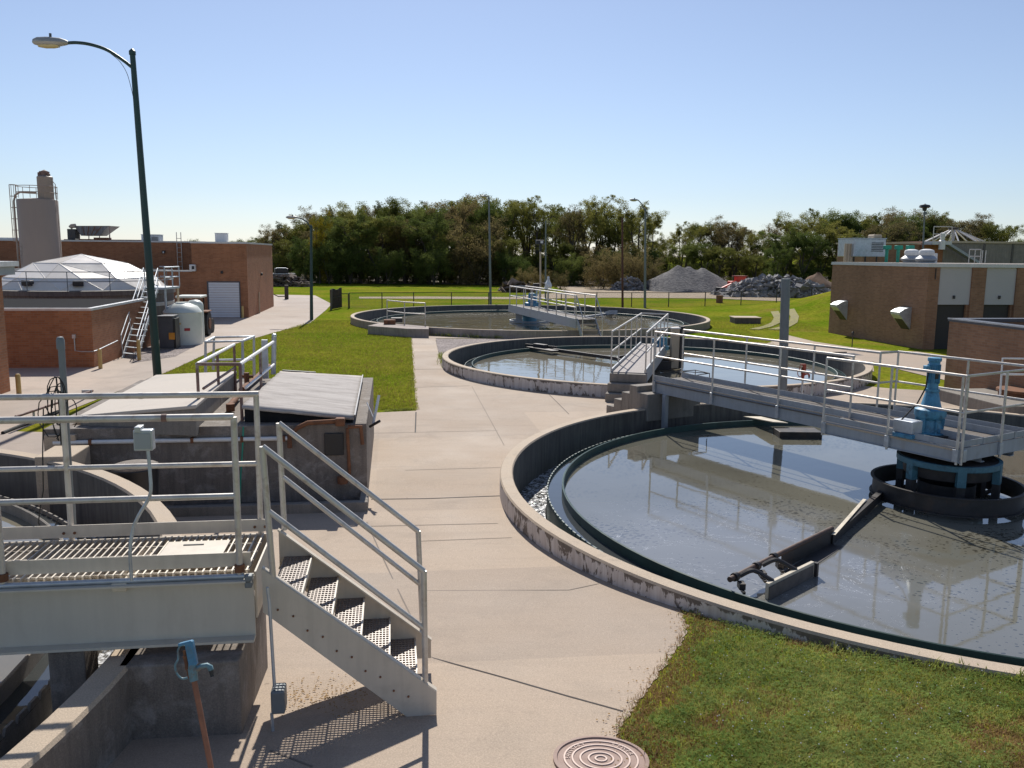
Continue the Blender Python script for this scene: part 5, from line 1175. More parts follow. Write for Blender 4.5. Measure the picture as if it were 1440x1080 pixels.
# ------------------------------------------------------------------ lamp poles and posts
def lamp(label, base, topx, topy, mat, arm=None, r0=.11, r1=.06, group='street lamps around the tanks', wire=False):
    top = V(topx, topy, base.y); t = thing('street_lamp', label, 'street lamp', base, group)
    MB().tube([base-Vector((0, 0, .2)), base.lerp(top, .5), top], [r0, (r0+r1)/2, r1], 12).build('pole', mat, t, True)
    MB().lathe(top, [(r1*1.25, -.1), (r1*1.25, .0), (r1*.5, .06), (0, .08)], 12).build('cap', mat, t, True)
    if arm:
        pts = curve([V(x, y, base.y-.02*i) for i, (x, y) in enumerate(arm)], 6)
        MB().tube(pts, [r1*.62]*len(pts), 10).build('arm', mat, t, True)
        e = pts[-1]; d = (pts[-1]-pts[-2]).normalized(); d.z *= .3
        L = .92 if r0 > .1 else .62; hs = 1.0 if r0 > .1 else .6
        F = Matrix.Translation(e) @ Matrix.Rotation(math.atan2(d.y, d.x), 4, 'Z')
        hm = MB(F); n = 12; vs = []; prof_ = [(-.08, .04), (.0, .10), (.16, .16), (.5, .19), (.76, .17), (.88, .11), (.92, .03)]
        for x, w in prof_:
            for k in range(n):
                a = 2*math.pi*k/n; z = math.sin(a)*w*(.85 if math.sin(a) > 0 else .55); vs.append((x*L/.92, math.cos(a)*w*hs, z*hs))
        hm.add(vs, [(i*n+k, i*n+(k+1) % n, (i+1)*n+(k+1) % n, (i+1)*n+k) for i in range(len(prof_)-1) for k in range(n)]+[tuple(range(n)), tuple((len(prof_)-1)*n+k for k in range(n))])
        hd = hm.build('lamp_head', 'lamphead', t, True)
        gm = MB(F); vs = []
        for x, w in ((.20, .09), (.34, .12), (.55, .125), (.76, .09)):
            for k in range(7):
                a = math.pi+math.pi*k/6; vs.append((x*L/.92, math.cos(a)*w*hs, (math.sin(a)*w*.9-.05)*hs))
        gm.add(vs, [(i*7+k, i*7+k+1, (i+1)*7+k+1, (i+1)*7+k) for i in range(3) for k in range(6)]+[tuple(range(7)), tuple(21+k for k in range(7))]); gm.build('lens', 'glasslamp', hd, True)
        MB(F).tube([(.42*hs, 0, .14*hs), (.42*hs, 0, .25*hs)], .035, 10).build('photocell', 'darkcoping', hd, True)
    if wire:
        MB().tube(curve([V(154, 74, base.y), V(168, 86, base.y-.03), V(178, 102, base.y-.05), V(184, 122, base.y-.06), V(188, 140, base.y-.06)]), .008, 5).build('feed_wire', 'rubber', t, True)
    return t
lamp('tall dark green street lamp in the left foreground, its arm reaching left', G(222, 531, 0), 186, 72, 'polegreen', [(186, 95), (172, 84), (150, 70), (127, 62.5), (108, 60), (93, 60.5)], .125, .075, wire=True)
lamp('street lamp beside the driveway, arm reaching left, in front of the yellow tree', G(438, 450, 0), 437.5, 318, 'polegreen', [(437.5, 322), (432, 313), (424, 307.5), (418, 306)], .10, .06)
lamp('plain grey lamp pole rising behind the farthest tank, small head on top', G(690, 428, 0), 687.5, 278, 'polegrey', [(687.5, 278), (686.5, 276.5)], .10, .06)
lamp('grey street lamp right of the farthest tank with its arm bent left', G(907, 433, 0), 907.5, 294, 'polegrey', [(907, 297), (903, 288), (899, 283), (897, 281.5)], .10, .06)
p = G(767, 426, 0); pm = MB(); pm.tube([p, V(767.5, 310, p.y)], [.07, .05], 8); tag(pm.build('utility_pole', 'polegrey', None, True), 'thin grey pole right behind the pole that carries a black flood light', 'pole')
p = Vector((V(760, 430, 47.6).x, 47.6, .9)); t = thing('flood_light', 'tan pole with a black flood light on the farthest bridge', 'flood light', p)
MB().tube([p, V(759.8, 349, 47.6)], .05, 8).build('pole', 'tan', t, True); q = V(760, 341, 47.6); MB(frame(q)).bx(-.25, .18, -.12, .14, -.1, .13).build('lamp_head', 'black', t, bevel=.02); MB(frame(q)).bx(-.06, .05, -.06, .06, -.5, -.11).build('bracket', 'black', t); MB(frame(q)).bx(-.02, .12, -.135, -.122, -.04, .08).build('lens', 'white', t)
p = G(875.5, 433, 0); pm = MB(); pm.tube([p, V(875, 306, p.y)], [.085, .065], 8); tag(pm.build('utility_pole', 'polebrown', None, True), 'thin red-brown pole left of the grey street lamp on the right', 'pole')
p = Vector((V(1101, 546, 21.9).x, 21.9, 0.02)); t = thing('steel_post', 'thick grey steel post between the two nearer tanks', 'post', p)
MB().tube([p, V(1105, 392, 21.9)], .115, 14).build('tube', 'polegrey', t, True); MB().bx(p.x-.04, p.x+.05, p.y-.13, p.y-.112, 1.2, 1.5)
p = V(1301, 345, 57); t = thing('street_lamp', 'short lamp with a black bell-shaped head behind the right roof', 'street lamp', p); MB().tube([p-Vector((0, 0, 4)), V(1300.5, 294, 57)], [.07, .05], 8).build('pole', 'polegrey', t, True); MB().lathe(V(1300.5, 291, 57), [(.12, -.25), (.14, -.1), (.36, -.02), (.3, .12), (.1, .16), (0, .22)], 14).build('lamp_head', 'black', t, True)
MB().lathe(V(1301, 300, 57), [(0, .1), (.12, .08), (.12, -.08), (0, -.1)], 10).build('collar', 'polegrey', t, True)
# yard hydrants
def hydrant(label, base, head, mat_p, mat_h, s=1.0, flip=1):
    t = thing('yard_hydrant', label, 'hydrant', base)
    ax_ = (head-base).normalized()
    MB().tube([base-ax_*.05, head], .021*s, 12).build('standpipe', mat_p, t, True)
    a = ax_.orthogonal(); X = (Vector((1, .1, 0))*flip); X = (X-ax_*X.dot(ax_)).normalized(); Y = ax_.cross(X)
    F = Matrix((( X.x, Y.x, ax_.x, head.x), (X.y, Y.y, ax_.y, head.y), (X.z, Y.z, ax_.z, head.z), (0, 0, 0, 1)))
    m = MB(F @ Matrix.Scale(s, 4)); m.tube([(0, 0, -.03), (0, 0, .02), (.005, 0, .06), (.01, 0, .10)], [.031, .033, .036, .03], 12)
    m.tube([(.02, 0, .045), (.07, 0, .063), (.115, 0, .062), (.135, 0, .04), (.137, 0, .015)], [.024, .020, .018, .022, .02], 10); hd = m.build('head', mat_h, t, True)
    m = MB(F @ Matrix.Scale(s, 4)); m.bx(-.012, .05, -.03, .03, .085, .27); m.bx(-.06, .045, -.032, .032, .25, .275); m.build('lever', 'hydblue' if mat_h == 'hydrant' else mat_h, t, bevel=.006)
    m = MB(F @ Matrix.Scale(s, 4)); m.tube(curve([(-.05, 0, .255), (-.075, 0, .22), (-.085, 0, .16), (-.115, 0, .12), (-.115, 0, .06), (-.085, 0, .01), (-.035, 0, .005)]), .0085, 8); m.build('link', mat_h, t, True)
    m = MB(F @ Matrix.Scale(s, 4)); m.tube([(-.03, 0, .0), (-.028, 0, .21)], .013, 8); m.lathe((-.03, 0, .12), [(0, -.06), (.02, -.05), (.016, 0), (.02, .05), (0, .06)], 8); m.build('plunger', 'rust', t, True)
    m = MB(F @ Matrix.Scale(s, 4)); m.tube([(.137, 0, .02), (.138, 0, -.012)], [.02, .016], 10); m.lathe((.137, 0, -.02), [(.015, .012), (.015, -.012)], 10); m.build('spout_ring', 'black', t, True)
    return t
hydrant('chipped blue yard hydrant on a rusty leaning pipe in the left foreground', V(303, 1112, 4.40), V(272, 952, 4.55), 'rustpipe', 'hydrant', .74)
p = GG(1127, 563); hydrant('small red yard hydrant seen through the nearest bridge railing', p, V(1129, 530, p.y), 'galv', 'redpaint', 1.25)
p = G(1198, 489, .0); m = MB(); m.tube([p, p+Vector((0, 0, .55))], .02, 6); m.lathe(p+Vector((0, 0, .6)), [(0, -.08), (.05, -.06), (.06, .05), (0, .12)], 8); tag(m.build('valve_marker', 'dark', None, True), 'thin dark stake in the grass below the right brick building', 'stake')
# manhole
mc = GG(845, 1071); mc.z += .016; mh = thing('manhole_cover', 'round rust-brown iron manhole cover at the bottom edge of the walkway', 'manhole cover', mc)
slope = (gz(0, mc.y+.3)-gz(0, mc.y-.3))/.6; TM = Matrix.Translation(mc) @ Matrix.Rotation(math.atan(slope), 4, 'X')
MR = .315
MB(TM).lathe((0, 0, 0), [(MR, -.02), (MR, .010), (MR-.025, .012), (MR-.03, .002), (0, .002)], 72).build('cover', 'iron', mh, True)
rr_ = MB(TM)
for r in (.25, .197, .145, .09, .045): rr_.lathe((0, 0, 0), [(r, .0025), (r-.003, .009), (r-.014, .009), (r-.017, .0025)], 64)
rr_.build('rib', 'ironrib', mh, True)
def arctext(txt, r, a0, a1, size):
    for i, ch in enumerate(txt):
        cu = D.curves.new('letter', 'FONT'); cu.body = ch; cu.size = size; cu.align_x = 'CENTER'; cu.align_y = 'CENTER'; cu.extrude = .0025
        a = R(a0+(a1-a0)*(i/(len(txt)-1)))
        o = D.objects.new('letter', cu); mw = TM @ Matrix.Translation((r*math.cos(a), r*math.sin(a), .004)) @ Matrix.Rotation(a-math.pi/2, 4, 'Z')
        dg_ = None; COL.objects.link(o); o.matrix_world = mw; yield o
def letters(txt, *a):
    dep = None; obs = list(arctext(txt, *a)); bpy.context.view_layer.update(); dep = bpy.context.evaluated_depsgraph_get(); m = MB()
    for o in obs:
        me = o.evaluated_get(dep).to_mesh(); m.add([o.matrix_world @ v.co for v in me.vertices], [tuple(p.vertices) for p in me.polygons]); o.evaluated_get(dep).to_mesh_clear()
    for o in obs: c = o.data; D.objects.remove(o); D.curves.remove(c)
    return m.build('lettering', 'ironrib', mh, fix=False)
letters('SANITARY', .217, 178, 118, .045); letters('SEWER', .217, 62, 18, .045)
# concrete vault in the lawn
p = G(1033, 456, 0); va = thing('valve_vault', 'dark square concrete vault with a pale lid in the lawn right of the farthest tank', 'vault', p)
F = frame(G(1033, 449, 0), R(-25)); w = V(1075, 455, 49).x-V(1033, 455, 49).x
F = frame((G(1036, 455.5, 0).x, G(1036, 455.5, 0).y, 0), R(0))
MB(F).bx(-.1, w-.35, 0, 1.2, -.1, .32).build('body', 'inner', va, bevel=.02); MB(F).bx(-.14, w-.31, -.04, 1.24, .321, .37).build('lid', 'rim', va, bevel=.01)
# black box at the far side of the middle tank
p = V(1195, 499, 33.3); k = thing('valve_box', 'low black metal box on the far rim of the middle tank', 'box', p); MB(frame(p)).bx(-.7, .35, -.3, .4, -.25, -.02).build('body', 'dark', k, bevel=.03); MB(frame(p)).bx(-.75, .4, -.34, .44, -.019, .02).build('lid', 'darkcoping', k); MB().tube([p+Vector((-.95, 0, .0)), p+Vector((-.7, -.1, .1)), p+Vector((-.2, -.2, .12))], .025, 6).build('handle', 'dark', k, True)
# ------------------------------------------------------------------ fence and gate
def fence(label, pts, h, step):
    t = thing('chain_link_fence', label, 'fence', pts[0]); segs = [(Vector(a), Vector(b)) for a, b in zip(pts, pts[1:])]
    rail = MB(); cl = MB()
    for a, b in segs:
        n = max(1, round((b-a).length/step)); L = [a.lerp(b, i/n) for i in range(n+1)]
        for p in L: p.z = gz(p.x, p.y)
        for p in L[:-1] if (a, b) != segs[-1] else L: MB().tube([p, p+Vector((0, 0, h+.03))], .035, 6).build('post', 'dark', t, True)
        rail.tube([p+Vector((0, 0, h)) for p in L], .022, 6)
        for p, q in zip(L, L[1:]): cl.add([p, q, q+Vector((0, 0, h)), p+Vector((0, 0, h))], [(0, 1, 2, 3)])
    rail.build('top_rail', 'dark', t, True); cl.build('mesh', 'chain', t)
fence('low chain link fence running past the far side of the farthest tank', [(-11.2, 58.8, 0), (-7, 60.6, 0), (8.8, 63.6, 0), (23, 66.2, 0), (34, 68, 0)], 1.05, 2.9)
fence('short piece of chain link fence joining the gate leaf at the driveway', [(-12.4, 59.2, 0), (-11.25, 58.7, 0)], 1.0, 1.2)
ga = G(467, 436, 0); g_ = thing('gate_leaf', 'dark grey slatted gate leaf standing open at the lawn edge', 'gate', ga)
m = MB()
a, b = V(465.5, 437, ga.y), V(480, 433, ga.y+2.2)
for i in range(9): q = a.lerp(b, i/8); m.bx(q.x-.05, q.x+.05, q.y-.02, q.y+.02, .05, 1.35+.05*math.sin(i))
m.build('slat', 'dark', g_); MB().tube([a, V(466, 407, ga.y)], .07, 8).build('post', 'inner', g_, True); MB().bar(Vector((a.x, a.y-.04, .8)), Vector((b.x, b.y-.04, .8)), .04, .08).build('crossbar', 'dark', g_)
gb = G(403, 421, 0); g_ = thing('gate_post', 'dark gate post with a drooping chain at the far side of the driveway', 'post', gb)
MB(frame(gb)).bx(-.14, .16, -.1, .1, -.05, 1.15).build('post', 'dark', g_, bevel=.02); MB().tube([gb+Vector((-.1, 0, .25)), gb+Vector((-.7, .1, .22)), gb+Vector((-1.4, .2, .55)), gb+Vector((-2, .3, 1.0))], .04, 6).build('chain', 'dark', g_, True)
# ------------------------------------------------------------------ heaps, brush and far things
def heap(name, label, cat, cx, cy, rx, ry, h, mat, peaks, seed, rough=.12, n=60, nr=16, kind=None):
    rnd = random.Random(seed); vs = [(cx, cy, 0)]; vs = []; fs = []
    ph = [rnd.uniform(0, 6.28) for _ in range(8)]
    for i in range(nr+1):
        f = i/nr
        for k in range(n):
            a = 2*math.pi*k/n; w = 1+.10*math.sin(3*a+ph[0])+.07*math.sin(5*a+ph[1]); x, y = rx*f*w*math.cos(a), ry*f*w*math.sin(a)
            z = 0
            for px_, pz, pw in peaks: z = max(z, pz*max(0, 1-(abs(x/rx-px_)**1.7+abs(y/ry)**1.7)**(1/1.7)/pw)**1.0)
            z = h*z*(1+rough*(math.sin(x*1.7+ph[2])*math.sin(y*1.3+ph[3])+.5*math.sin(x*4.1+ph[4])))+rnd.uniform(-.5, .5)*rough*.35
            vs.append((cx+x, cy+y, gz(cx+x, cy+y)+max(z, -.05) if i < nr else -.1))
    for i in range(nr):
        for k in range(n): fs.append((i*n+k, i*n+(k+1) % n, (i+1)*n+(k+1) % n, (i+1)*n+k))
    m = MB(); m.add(vs, fs); o = m.build(name, mat, None, True); return tag(o, label, cat, kind=kind)
heap('gravel_heap', 'big grey gravel heap with two rounded tops behind the fence', 'heap', 19.0, 94, 5.2, 5.0, 2.75, 'heap', [(-.20, 1.0, 1.0), (.02, .97, .95), (.30, .95, .88), (-.62, .45, .5)], 4, .03)
heap('soil_heap', 'red-brown soil heap behind the far end of the right building', 'heap', 34.6, 98, 2.6, 3, 2.3, 'soil', [(0, 1, 1)], 9)
def clods(name, label, cat, cx, cy, rx, ry, h, num, smin, smax, mat, seed, flat=1.0):
    rnd = random.Random(seed); m = MB()
    for i in range(num):
        u = rnd.uniform(-1, 1); v = rnd.uniform(-1, 1); hh = max(.02, (1-abs(u)**2.2)*(1-v*v))*h; s = rnd.uniform(smin, smax); c = Vector((cx+u*rx, cy+v*ry, 0)); c.z = gz(c.x, c.y)+hh*rnd.uniform(.15, 1.0)
        rot = Matrix.Rotation(rnd.uniform(0, 6), 4, 'Z') @ Matrix.Rotation(rnd.uniform(-.9, .9), 4, 'X') @ Matrix.Rotation(rnd.uniform(-.9, .9), 4, 'Y')
        sx, sy, sz = s*rnd.uniform(.7, 1.5), s*rnd.uniform(.6, 1.2), s*rnd.uniform(.2, .6)*flat
        pts = [c+rot @ Vector((a*sx*rnd.uniform(.7, 1.1), b*sy*rnd.uniform(.7, 1.1), d*sz*rnd.uniform(.7, 1.1))) for a in (-1, 1) for b in (-1, 1) for d in (-1, 1)]
        m.add(pts, [(0, 1, 3, 2), (4, 6, 7, 5), (0, 4, 5, 1), (2, 3, 7, 6), (0, 2, 6, 4), (1, 5, 7, 3)])
    return tag(m.build(name, mat, None), label, cat)
clods('rubble_heap', 'long heap of broken grey concrete rubble behind the fence on the right', 'heap', 25.4, 83, 5.6, 3.0, 2.0, 1900, .06, .34, 'rubble', 5)
clods('stone_heap', 'grey stones lying in front of the brown thicket beside the dirt track', 'heap', 12.6, 93.5, 1.9, .8, 1.5, 330, .06, .24, 'rubble', 6)
clods('log_heap', 'heap of dark logs and branches at the left end of the brown brush', 'heap', .4, 88, 1.6, 1.2, 1.1, 90, .1, .55, 'log', 8, .5)
clods('log_heap', 'grey heap of cut branches beyond the driveway, right of the door building', 'heap', -25.2, 96, 2.4, 1.6, 1.35, 260, .08, .5, 'log', 12, .4)
tp0 = V(395, 384, 100); tr = thing('parked_truck', 'dark truck parked at the wood edge above the branch heap', 'truck', (tp0.x, 100, 0))
F = frame((tp0.x, 100, tp0.z-1.0), R(20)); MB(F).bx(-1.6, 1.6, -.8, .8, .3, 1.0).build('body', 'inner', tr, bevel=.08); MB(F).bx(-.7, .8, -.75, .75, 1.001, 1.55).build('cab', 'dark', tr, bevel=.1); MB(F).bx(-1.5, 1.5, -.84, -.801, .9, .98).build('trim', 'galv', tr); MB(F).bx(-.5, .6, -.7, .7, 1.552, 1.62).build('roof_rack', 'galv', tr)
for x in (-1, 1): MB(F).tube([(x, -.85, .3), (x, -.6, .3)], .35, 12).build('wheel', 'rubber', tr, True)
ep = V(1037, 400, 90); ex = thing('wheel_loader', 'red wheel loader half hidden between the gravel heap and the rubble', 'loader', (ep.x, ep.y, 0))
F = frame((ep.x, ep.y, ep.z-.9), R(10)); MB(F).bx(-.9, .6, -.6, .6, .5, 1.25).build('body', 'redbright', ex, bevel=.08); MB(F).bx(-.2, .75, -.5, .5, 1.251, 1.75).build('cab', 'redbright', ex, bevel=.06); MB(F).bar((-.8, -.5, 1.0), (-1.9, -.5, .5), .3, .22).build('boom', 'redbright', ex); MB(F).bx(-2.2, -1.7, -.9, .5, .2, .6).build('bucket', 'dark', ex, bevel=.03); MB(F).bx(-.45, .9, -.55, .55, 1.752, 1.81).build('roof', 'redpaint', ex)
for x in (-.6, .4): MB(F).tube([(x, -.75, .35), (x, -.5, .35)], .4, 14).build('wheel', 'rubber', ex, True)
p = V(1164, 412, 67); k = thing('barrel', 'small rusty barrel by the fence at the foot of the rubble heap', 'barrel', p); p = V(1012, 416, 70); k.location = p
MB().lathe((p.x, p.y, 0), [(0, .0), (.28, 0), (.28, .62), (0, .64)], 12).build('body', 'rust', k, True)
p = V(771, 400, 50); k = thing('white_cover', 'crumpled white sheet draped over a stand behind the farthest bridge rail', 'cover', p)
m = MB(); rnd = random.Random(2)
m.lathe(p, [(0, .42), (.06, .38), (.10, .15), (.18, .05), (.22, -.12), (.12, -.2)], 9); m.v = [v+Vector((rnd.uniform(-.07, .07), rnd.uniform(-.05, .05), rnd.uniform(-.06, .06))) for v in m.v]; m.build('sheet', 'white', k); MB().tube([p-Vector((0, 0, .1)), Vector((p.x, p.y, .9))], .05, 8).build('stand', 'dark', k, True)
p = V(755, 403, 48.4); k = thing('dark_box', 'small dark control box on the farthest bridge rail beside the tan pole', 'box', p); MB(frame(p)).bx(-.22, .18, -.12, .12, -.12, .18).build('box', 'dark', k, bevel=.02); MB().tube([p, Vector((p.x, p.y, .96))], .05, 8).build('stand', 'galv', k, True)
# ------------------------------------------------------------------ trees
def treemesh(seed, h, w, leaf, airy=0.5, nleaf=5000, trunk_h=.18, zlo=.08):
    """returns (trunk mesh, crown mesh) of a tree of height h, width w standing at the origin"""
    rnd = random.Random(seed); tk = MB(); cr = MB(); lobes = []
    nl = rnd.randint(3, 5); main = []
    base_r = .022*h
    for i in range(nl):
        a = 6.28*i/nl+rnd.uniform(-.5, .5); sp = rnd.uniform(.12, .33)*w; top = h*rnd.uniform(.72, .95)
        pts = [Vector((0, 0, 0)), Vector((rnd.uniform(-.1, .1), rnd.uniform(-.1, .1), h*trunk_h))]
        for f in (.35, .6, .8, 1.0):
            pts.append(Vector((math.cos(a)*sp*f+rnd.uniform(-.25, .25), math.sin(a)*sp*f+rnd.uniform(-.25, .25), h*trunk_h+(top-h*trunk_h)*f)))
        tk.tube(pts, [base_r*1.2, base_r, base_r*.6, base_r*.42, base_r*.28, base_r*.12], 6); main.append(pts)
        for k in range(rnd.randint(4, 6)):
            j = rnd.randint(2, 4); p = pts[j].lerp(pts[j+1], rnd.random()); b = a+rnd.uniform(-1.6, 1.6); l = rnd.uniform(.14, .3)*w
            q = p+Vector((math.cos(b)*l, math.sin(b)*l, l*rnd.uniform(.3, 1.2))); tk.tube([p, p.lerp(q, .5)+Vector((0, 0, -.1)), q], [base_r*.3, base_r*.2, base_r*.06], 5); lobes.append((q, rnd.uniform(.10, .19)*w))
        lobes.append((pts[-1], rnd.uniform(.12, .2)*w))
    for k in range(int(16*(1-airy))+4):
        a = rnd.uniform(0, 6.28); z = rnd.uniform(zlo, .9); r = (1-abs(max(z, .3)-.48)/.55)*.46*w*rnd.uniform(.5, 1); lobes.append((Vector((math.cos(a)*r, math.sin(a)*r, z*h)), rnd.uniform(.1, .2)*w))
    per = nleaf//len(lobes)
    for c, r in lobes:
        sub = [(c+Vector((max(-1.5, min(1.5, rnd.gauss(0, 1)))*r*.52, max(-1.5, min(1.5, rnd.gauss(0, 1)))*r*.52, max(-1.5, min(1.2, rnd.gauss(0, 1)))*r*.45)), r*rnd.uniform(.30, .52)) for _ in range(7)]
        for i in range(per):
            cc, rr2 = rnd.choice(sub); p = cc+Vector((max(-1.7, min(1.7, rnd.gauss(0, 1))), max(-1.7, min(1.7, rnd.gauss(0, 1))), max(-1.4, min(1.4, rnd.gauss(0, .8)))))*rr2*.60
            if p.z < .004*h: continue
            s = leaf*rnd.uniform(.55, 1.25); u = Vector((rnd.gauss(0, 1), rnd.gauss(0, 1), rnd.gauss(0, .7))).normalized(); v = u.orthogonal().normalized()
            v = (v*math.cos(1.3*i)+u.cross(v)*math.sin(1.3*i))
            cr.add([p-u*s, p+v*s*.55, p+u*s, p-v*s*.55], [(0, 1, 2, 3)])
    return tk, cr
VAR = {}
def variant(key, *a, mat='leafA', **k):
    tk, cr = treemesh(*a, **k); mt = D.meshes.new('trunk'); mt.from_pydata([tuple(v) for v in tk.v], [], tk.f); mt.materials.append(M['bark'])
    mc_ = D.meshes.new('crown'); mc_.from_pydata([tuple(v) for v in cr.v], [], cr.f); mc_.materials.append(M[mat]); VAR[key] = (mt, mc_, a[1])
variant('o1', 1, 10, 7.0, .085, mat='leafA', airy=.2, nleaf=26000); variant('o2', 2, 10, 6.2, .08, mat='leafA', airy=.4, nleaf=22000)
variant('g1', 3, 10, 7.4, .085, mat='leafB', airy=.05, nleaf=28000, zlo=.03); variant('g2', 4, 10, 6.6, .08, mat='leafB', airy=.3, nleaf=23000)
variant('b1', 5, 10, 6.6, .08, mat='leafC', airy=.3, nleaf=22000); variant('b2', 6, 10, 5.6, .07, mat='leafC', airy=.8, nleaf=13000, zlo=.25)
variant('a1', 7, 10, 5.2, .07, mat='leafA', airy=.95, nleaf=12500, trunk_h=.25, zlo=.3); variant('a2', 8, 10, 5.6, .07, mat='leafA', airy=.95, nleaf=11500, trunk_h=.22, zlo=.3)
variant('y1', 9, 10, 7.0, .08, mat='leafY', airy=.3, nleaf=18000); variant('s1', 10, 10, 16, .17, mat='leafB', airy=-.6, nleaf=21000, trunk_h=.05, zlo=.02); variant('s2', 11, 10, 15, .16, mat='leafC', airy=-.4, nleaf=17000, trunk_h=.05, zlo=.02)
drape('forest_floor', [(-60, 107.5), (-30, 106), (-8, 106), (6, 104), (22, 108), (40, 110), (90, 112), (110, 170), (-80, 170)], .03, 'brush')
KN = {'o': 'olive', 'g': 'dark green', 'b': 'brown-tinged', 'a': 'sparse, see-through', 'y': 'yellow', 's': 'bushy'}
trnd = random.Random(21)
def plant(key, x, y, ztop, label, group, wide=1.0, name='tree'):
    mt, mc_, h0 = VAR[key]; z0 = gz(x, y); s = (ztop-z0)/h0/.97
    t = thing(name, label, 'tree' if name == 'tree' else 'shrub', (x, y, z0-.05), group); t.rotation_euler = (0, 0, trnd.uniform(0, 6.28)); t.scale = (s*wide, s*wide, s)
    for me, nm in ((mt, 'trunk'), (mc_, 'crown')): o = D.objects.new(nm, me); COL.objects.link(o); o.parent = t
prof_px = [(372, 332), (386, 318), (405, 312), (425, 308), (447, 300), (470, 297), (500, 294), (520, 288), (540, 289), (565, 291), (590, 284), (610, 289), (640, 286), (660, 276), (680, 277), (700, 287), (730, 282), (758, 284), (775, 292), (800, 291), (830, 277), (848, 280), (870, 290), (890, 284), (905, 298), (918, 318), (930, 350)]
def interp(t, x):
    for (a, ya), (b, yb) in zip(t, t[1:]):
        if a <= x <= b: return ya+(yb-ya)*(x-a)/(b-a)
    return t[-1][1]
def region(px_):
    return 'left of the driveway lamp' if px_ < 437 else 'between the driveway lamp and the plain lamp pole' if px_ < 690 else 'between the plain lamp pole and the red-brown pole' if px_ < 875 else 'behind the grey street lamp'
x = 384
while x < 925:
    Y = trnd.uniform(113, 124); yt = interp(prof_px, x)+trnd.uniform(-1, 7)
    k = trnd.choice(['o1', 'o2', 'g2', 'o2', 'o1', 'b1', 'g2'] if x < 690 else ['a1', 'a2', 'o2', 'b2', 'a1', 'b2'])
    if 690 < x < 905 and trnd.random() < .85: k = trnd.choice(['a1', 'a2', 'b2', 'a1', 'a2'])
    p = V(x, yt, Y); g = '%s trees of the back row %s' % (KN[k[0]], region(x)); plant(k, p.x, Y, p.z, 'tall %s tree, back row, %s' % (KN[k[0]], region(x)), g, trnd.uniform(.78, 1.0)); x += trnd.uniform(14, 20)
x = 380
while x < 925:
    Y = trnd.uniform(126, 136); yt = interp(prof_px, x)+trnd.uniform(6, 26); k = trnd.choice(['o1', 'o2', 'g2', 'g1', 'b1']); p = V(x, yt, Y)
    plant(k, p.x, Y, p.z, 'deep %s tree, hindmost row, %s' % (KN[k[0]], region(x)), '%s trees of the hindmost row %s' % (KN[k[0]], region(x)), trnd.uniform(1.0, 1.25)); x += trnd.uniform(22, 32) if x < 700 else trnd.uniform(34, 52)
# second row, lower and fuller
mid = [(395, 335), (430, 330), (460, 322), (500, 318), (550, 312), (600, 318), (650, 315), (690, 330), (740, 345), (800, 350), (860, 352), (925, 358)]
x = 388
while x < 930:
    Y = trnd.uniform(106, 113); yt = interp(mid, x)+trnd.uniform(-10, 14)
    k = trnd.choice(['g1', 'o1', 'g2', 'o2', 'b1', 'g1']); p = V(x, yt, Y); plant(k, p.x, Y, p.z, 'shorter %s tree, front row, %s' % (KN[k[0]], region(x)), '%s trees of the front row %s' % (KN[k[0]], region(x)), trnd.uniform(1.0, 1.3)); x += trnd.uniform(17, 25)
for x, yt, k, lab in ((462, 345, 's1', 'dark rounded bush at the wood edge nearest the driveway lamp'), (492, 350, 's1', 'dark rounded bush in front of the wood between the driveway lamp and the farthest tank'), (545, 362, 's1', 'low dark bush at the foot of the wood left of the plain lamp pole'), (610, 356, 's1', 'dark bush at the foot of the wood above the farthest tank'), (672, 338, 's2', 'brown-tinged round bush just left of the plain lamp pole'), (725, 365, 's1', 'dark bush just right of the plain lamp pole'), (800, 368, 's1', 'dark bush above the dirt track bend')):
    Y = trnd.uniform(103, 107); p = V(x, yt, Y); plant(k, p.x, Y, p.z, lab, None, .9, 'bush')
p = V(448, 312, 105); plant('y1', p.x, 105, p.z, 'bright yellow tree top at the left end of the wood', None, .62)
xx = 376
while xx < 1440:
    if not (925 < xx < 940):
        Y = trnd.uniform(110, 118) if xx < 935 else trnd.uniform(121, 128); p = V(xx, trnd.uniform(362, 384), Y); plant(trnd.choice(['s1', 's1', 's2']), p.x, Y, p.z, 'dark undergrowth bush inside the %s wood' % ('left' if xx < 935 else 'right'), 'undergrowth bushes in the %s wood' % ('left' if xx < 935 else 'right'), trnd.uniform(.8, 1.2), 'bush')
    xx += trnd.uniform(16, 24)
xx = 380
while xx < 935:
    Y = trnd.uniform(127, 136); p = V(xx, trnd.uniform(366, 384), Y); plant('s1', p.x, Y, p.z, 'dark undergrowth bush inside the left wood', 'undergrowth bushes in the left wood', trnd.uniform(.9, 1.3), 'bush'); xx += trnd.uniform(14, 20)
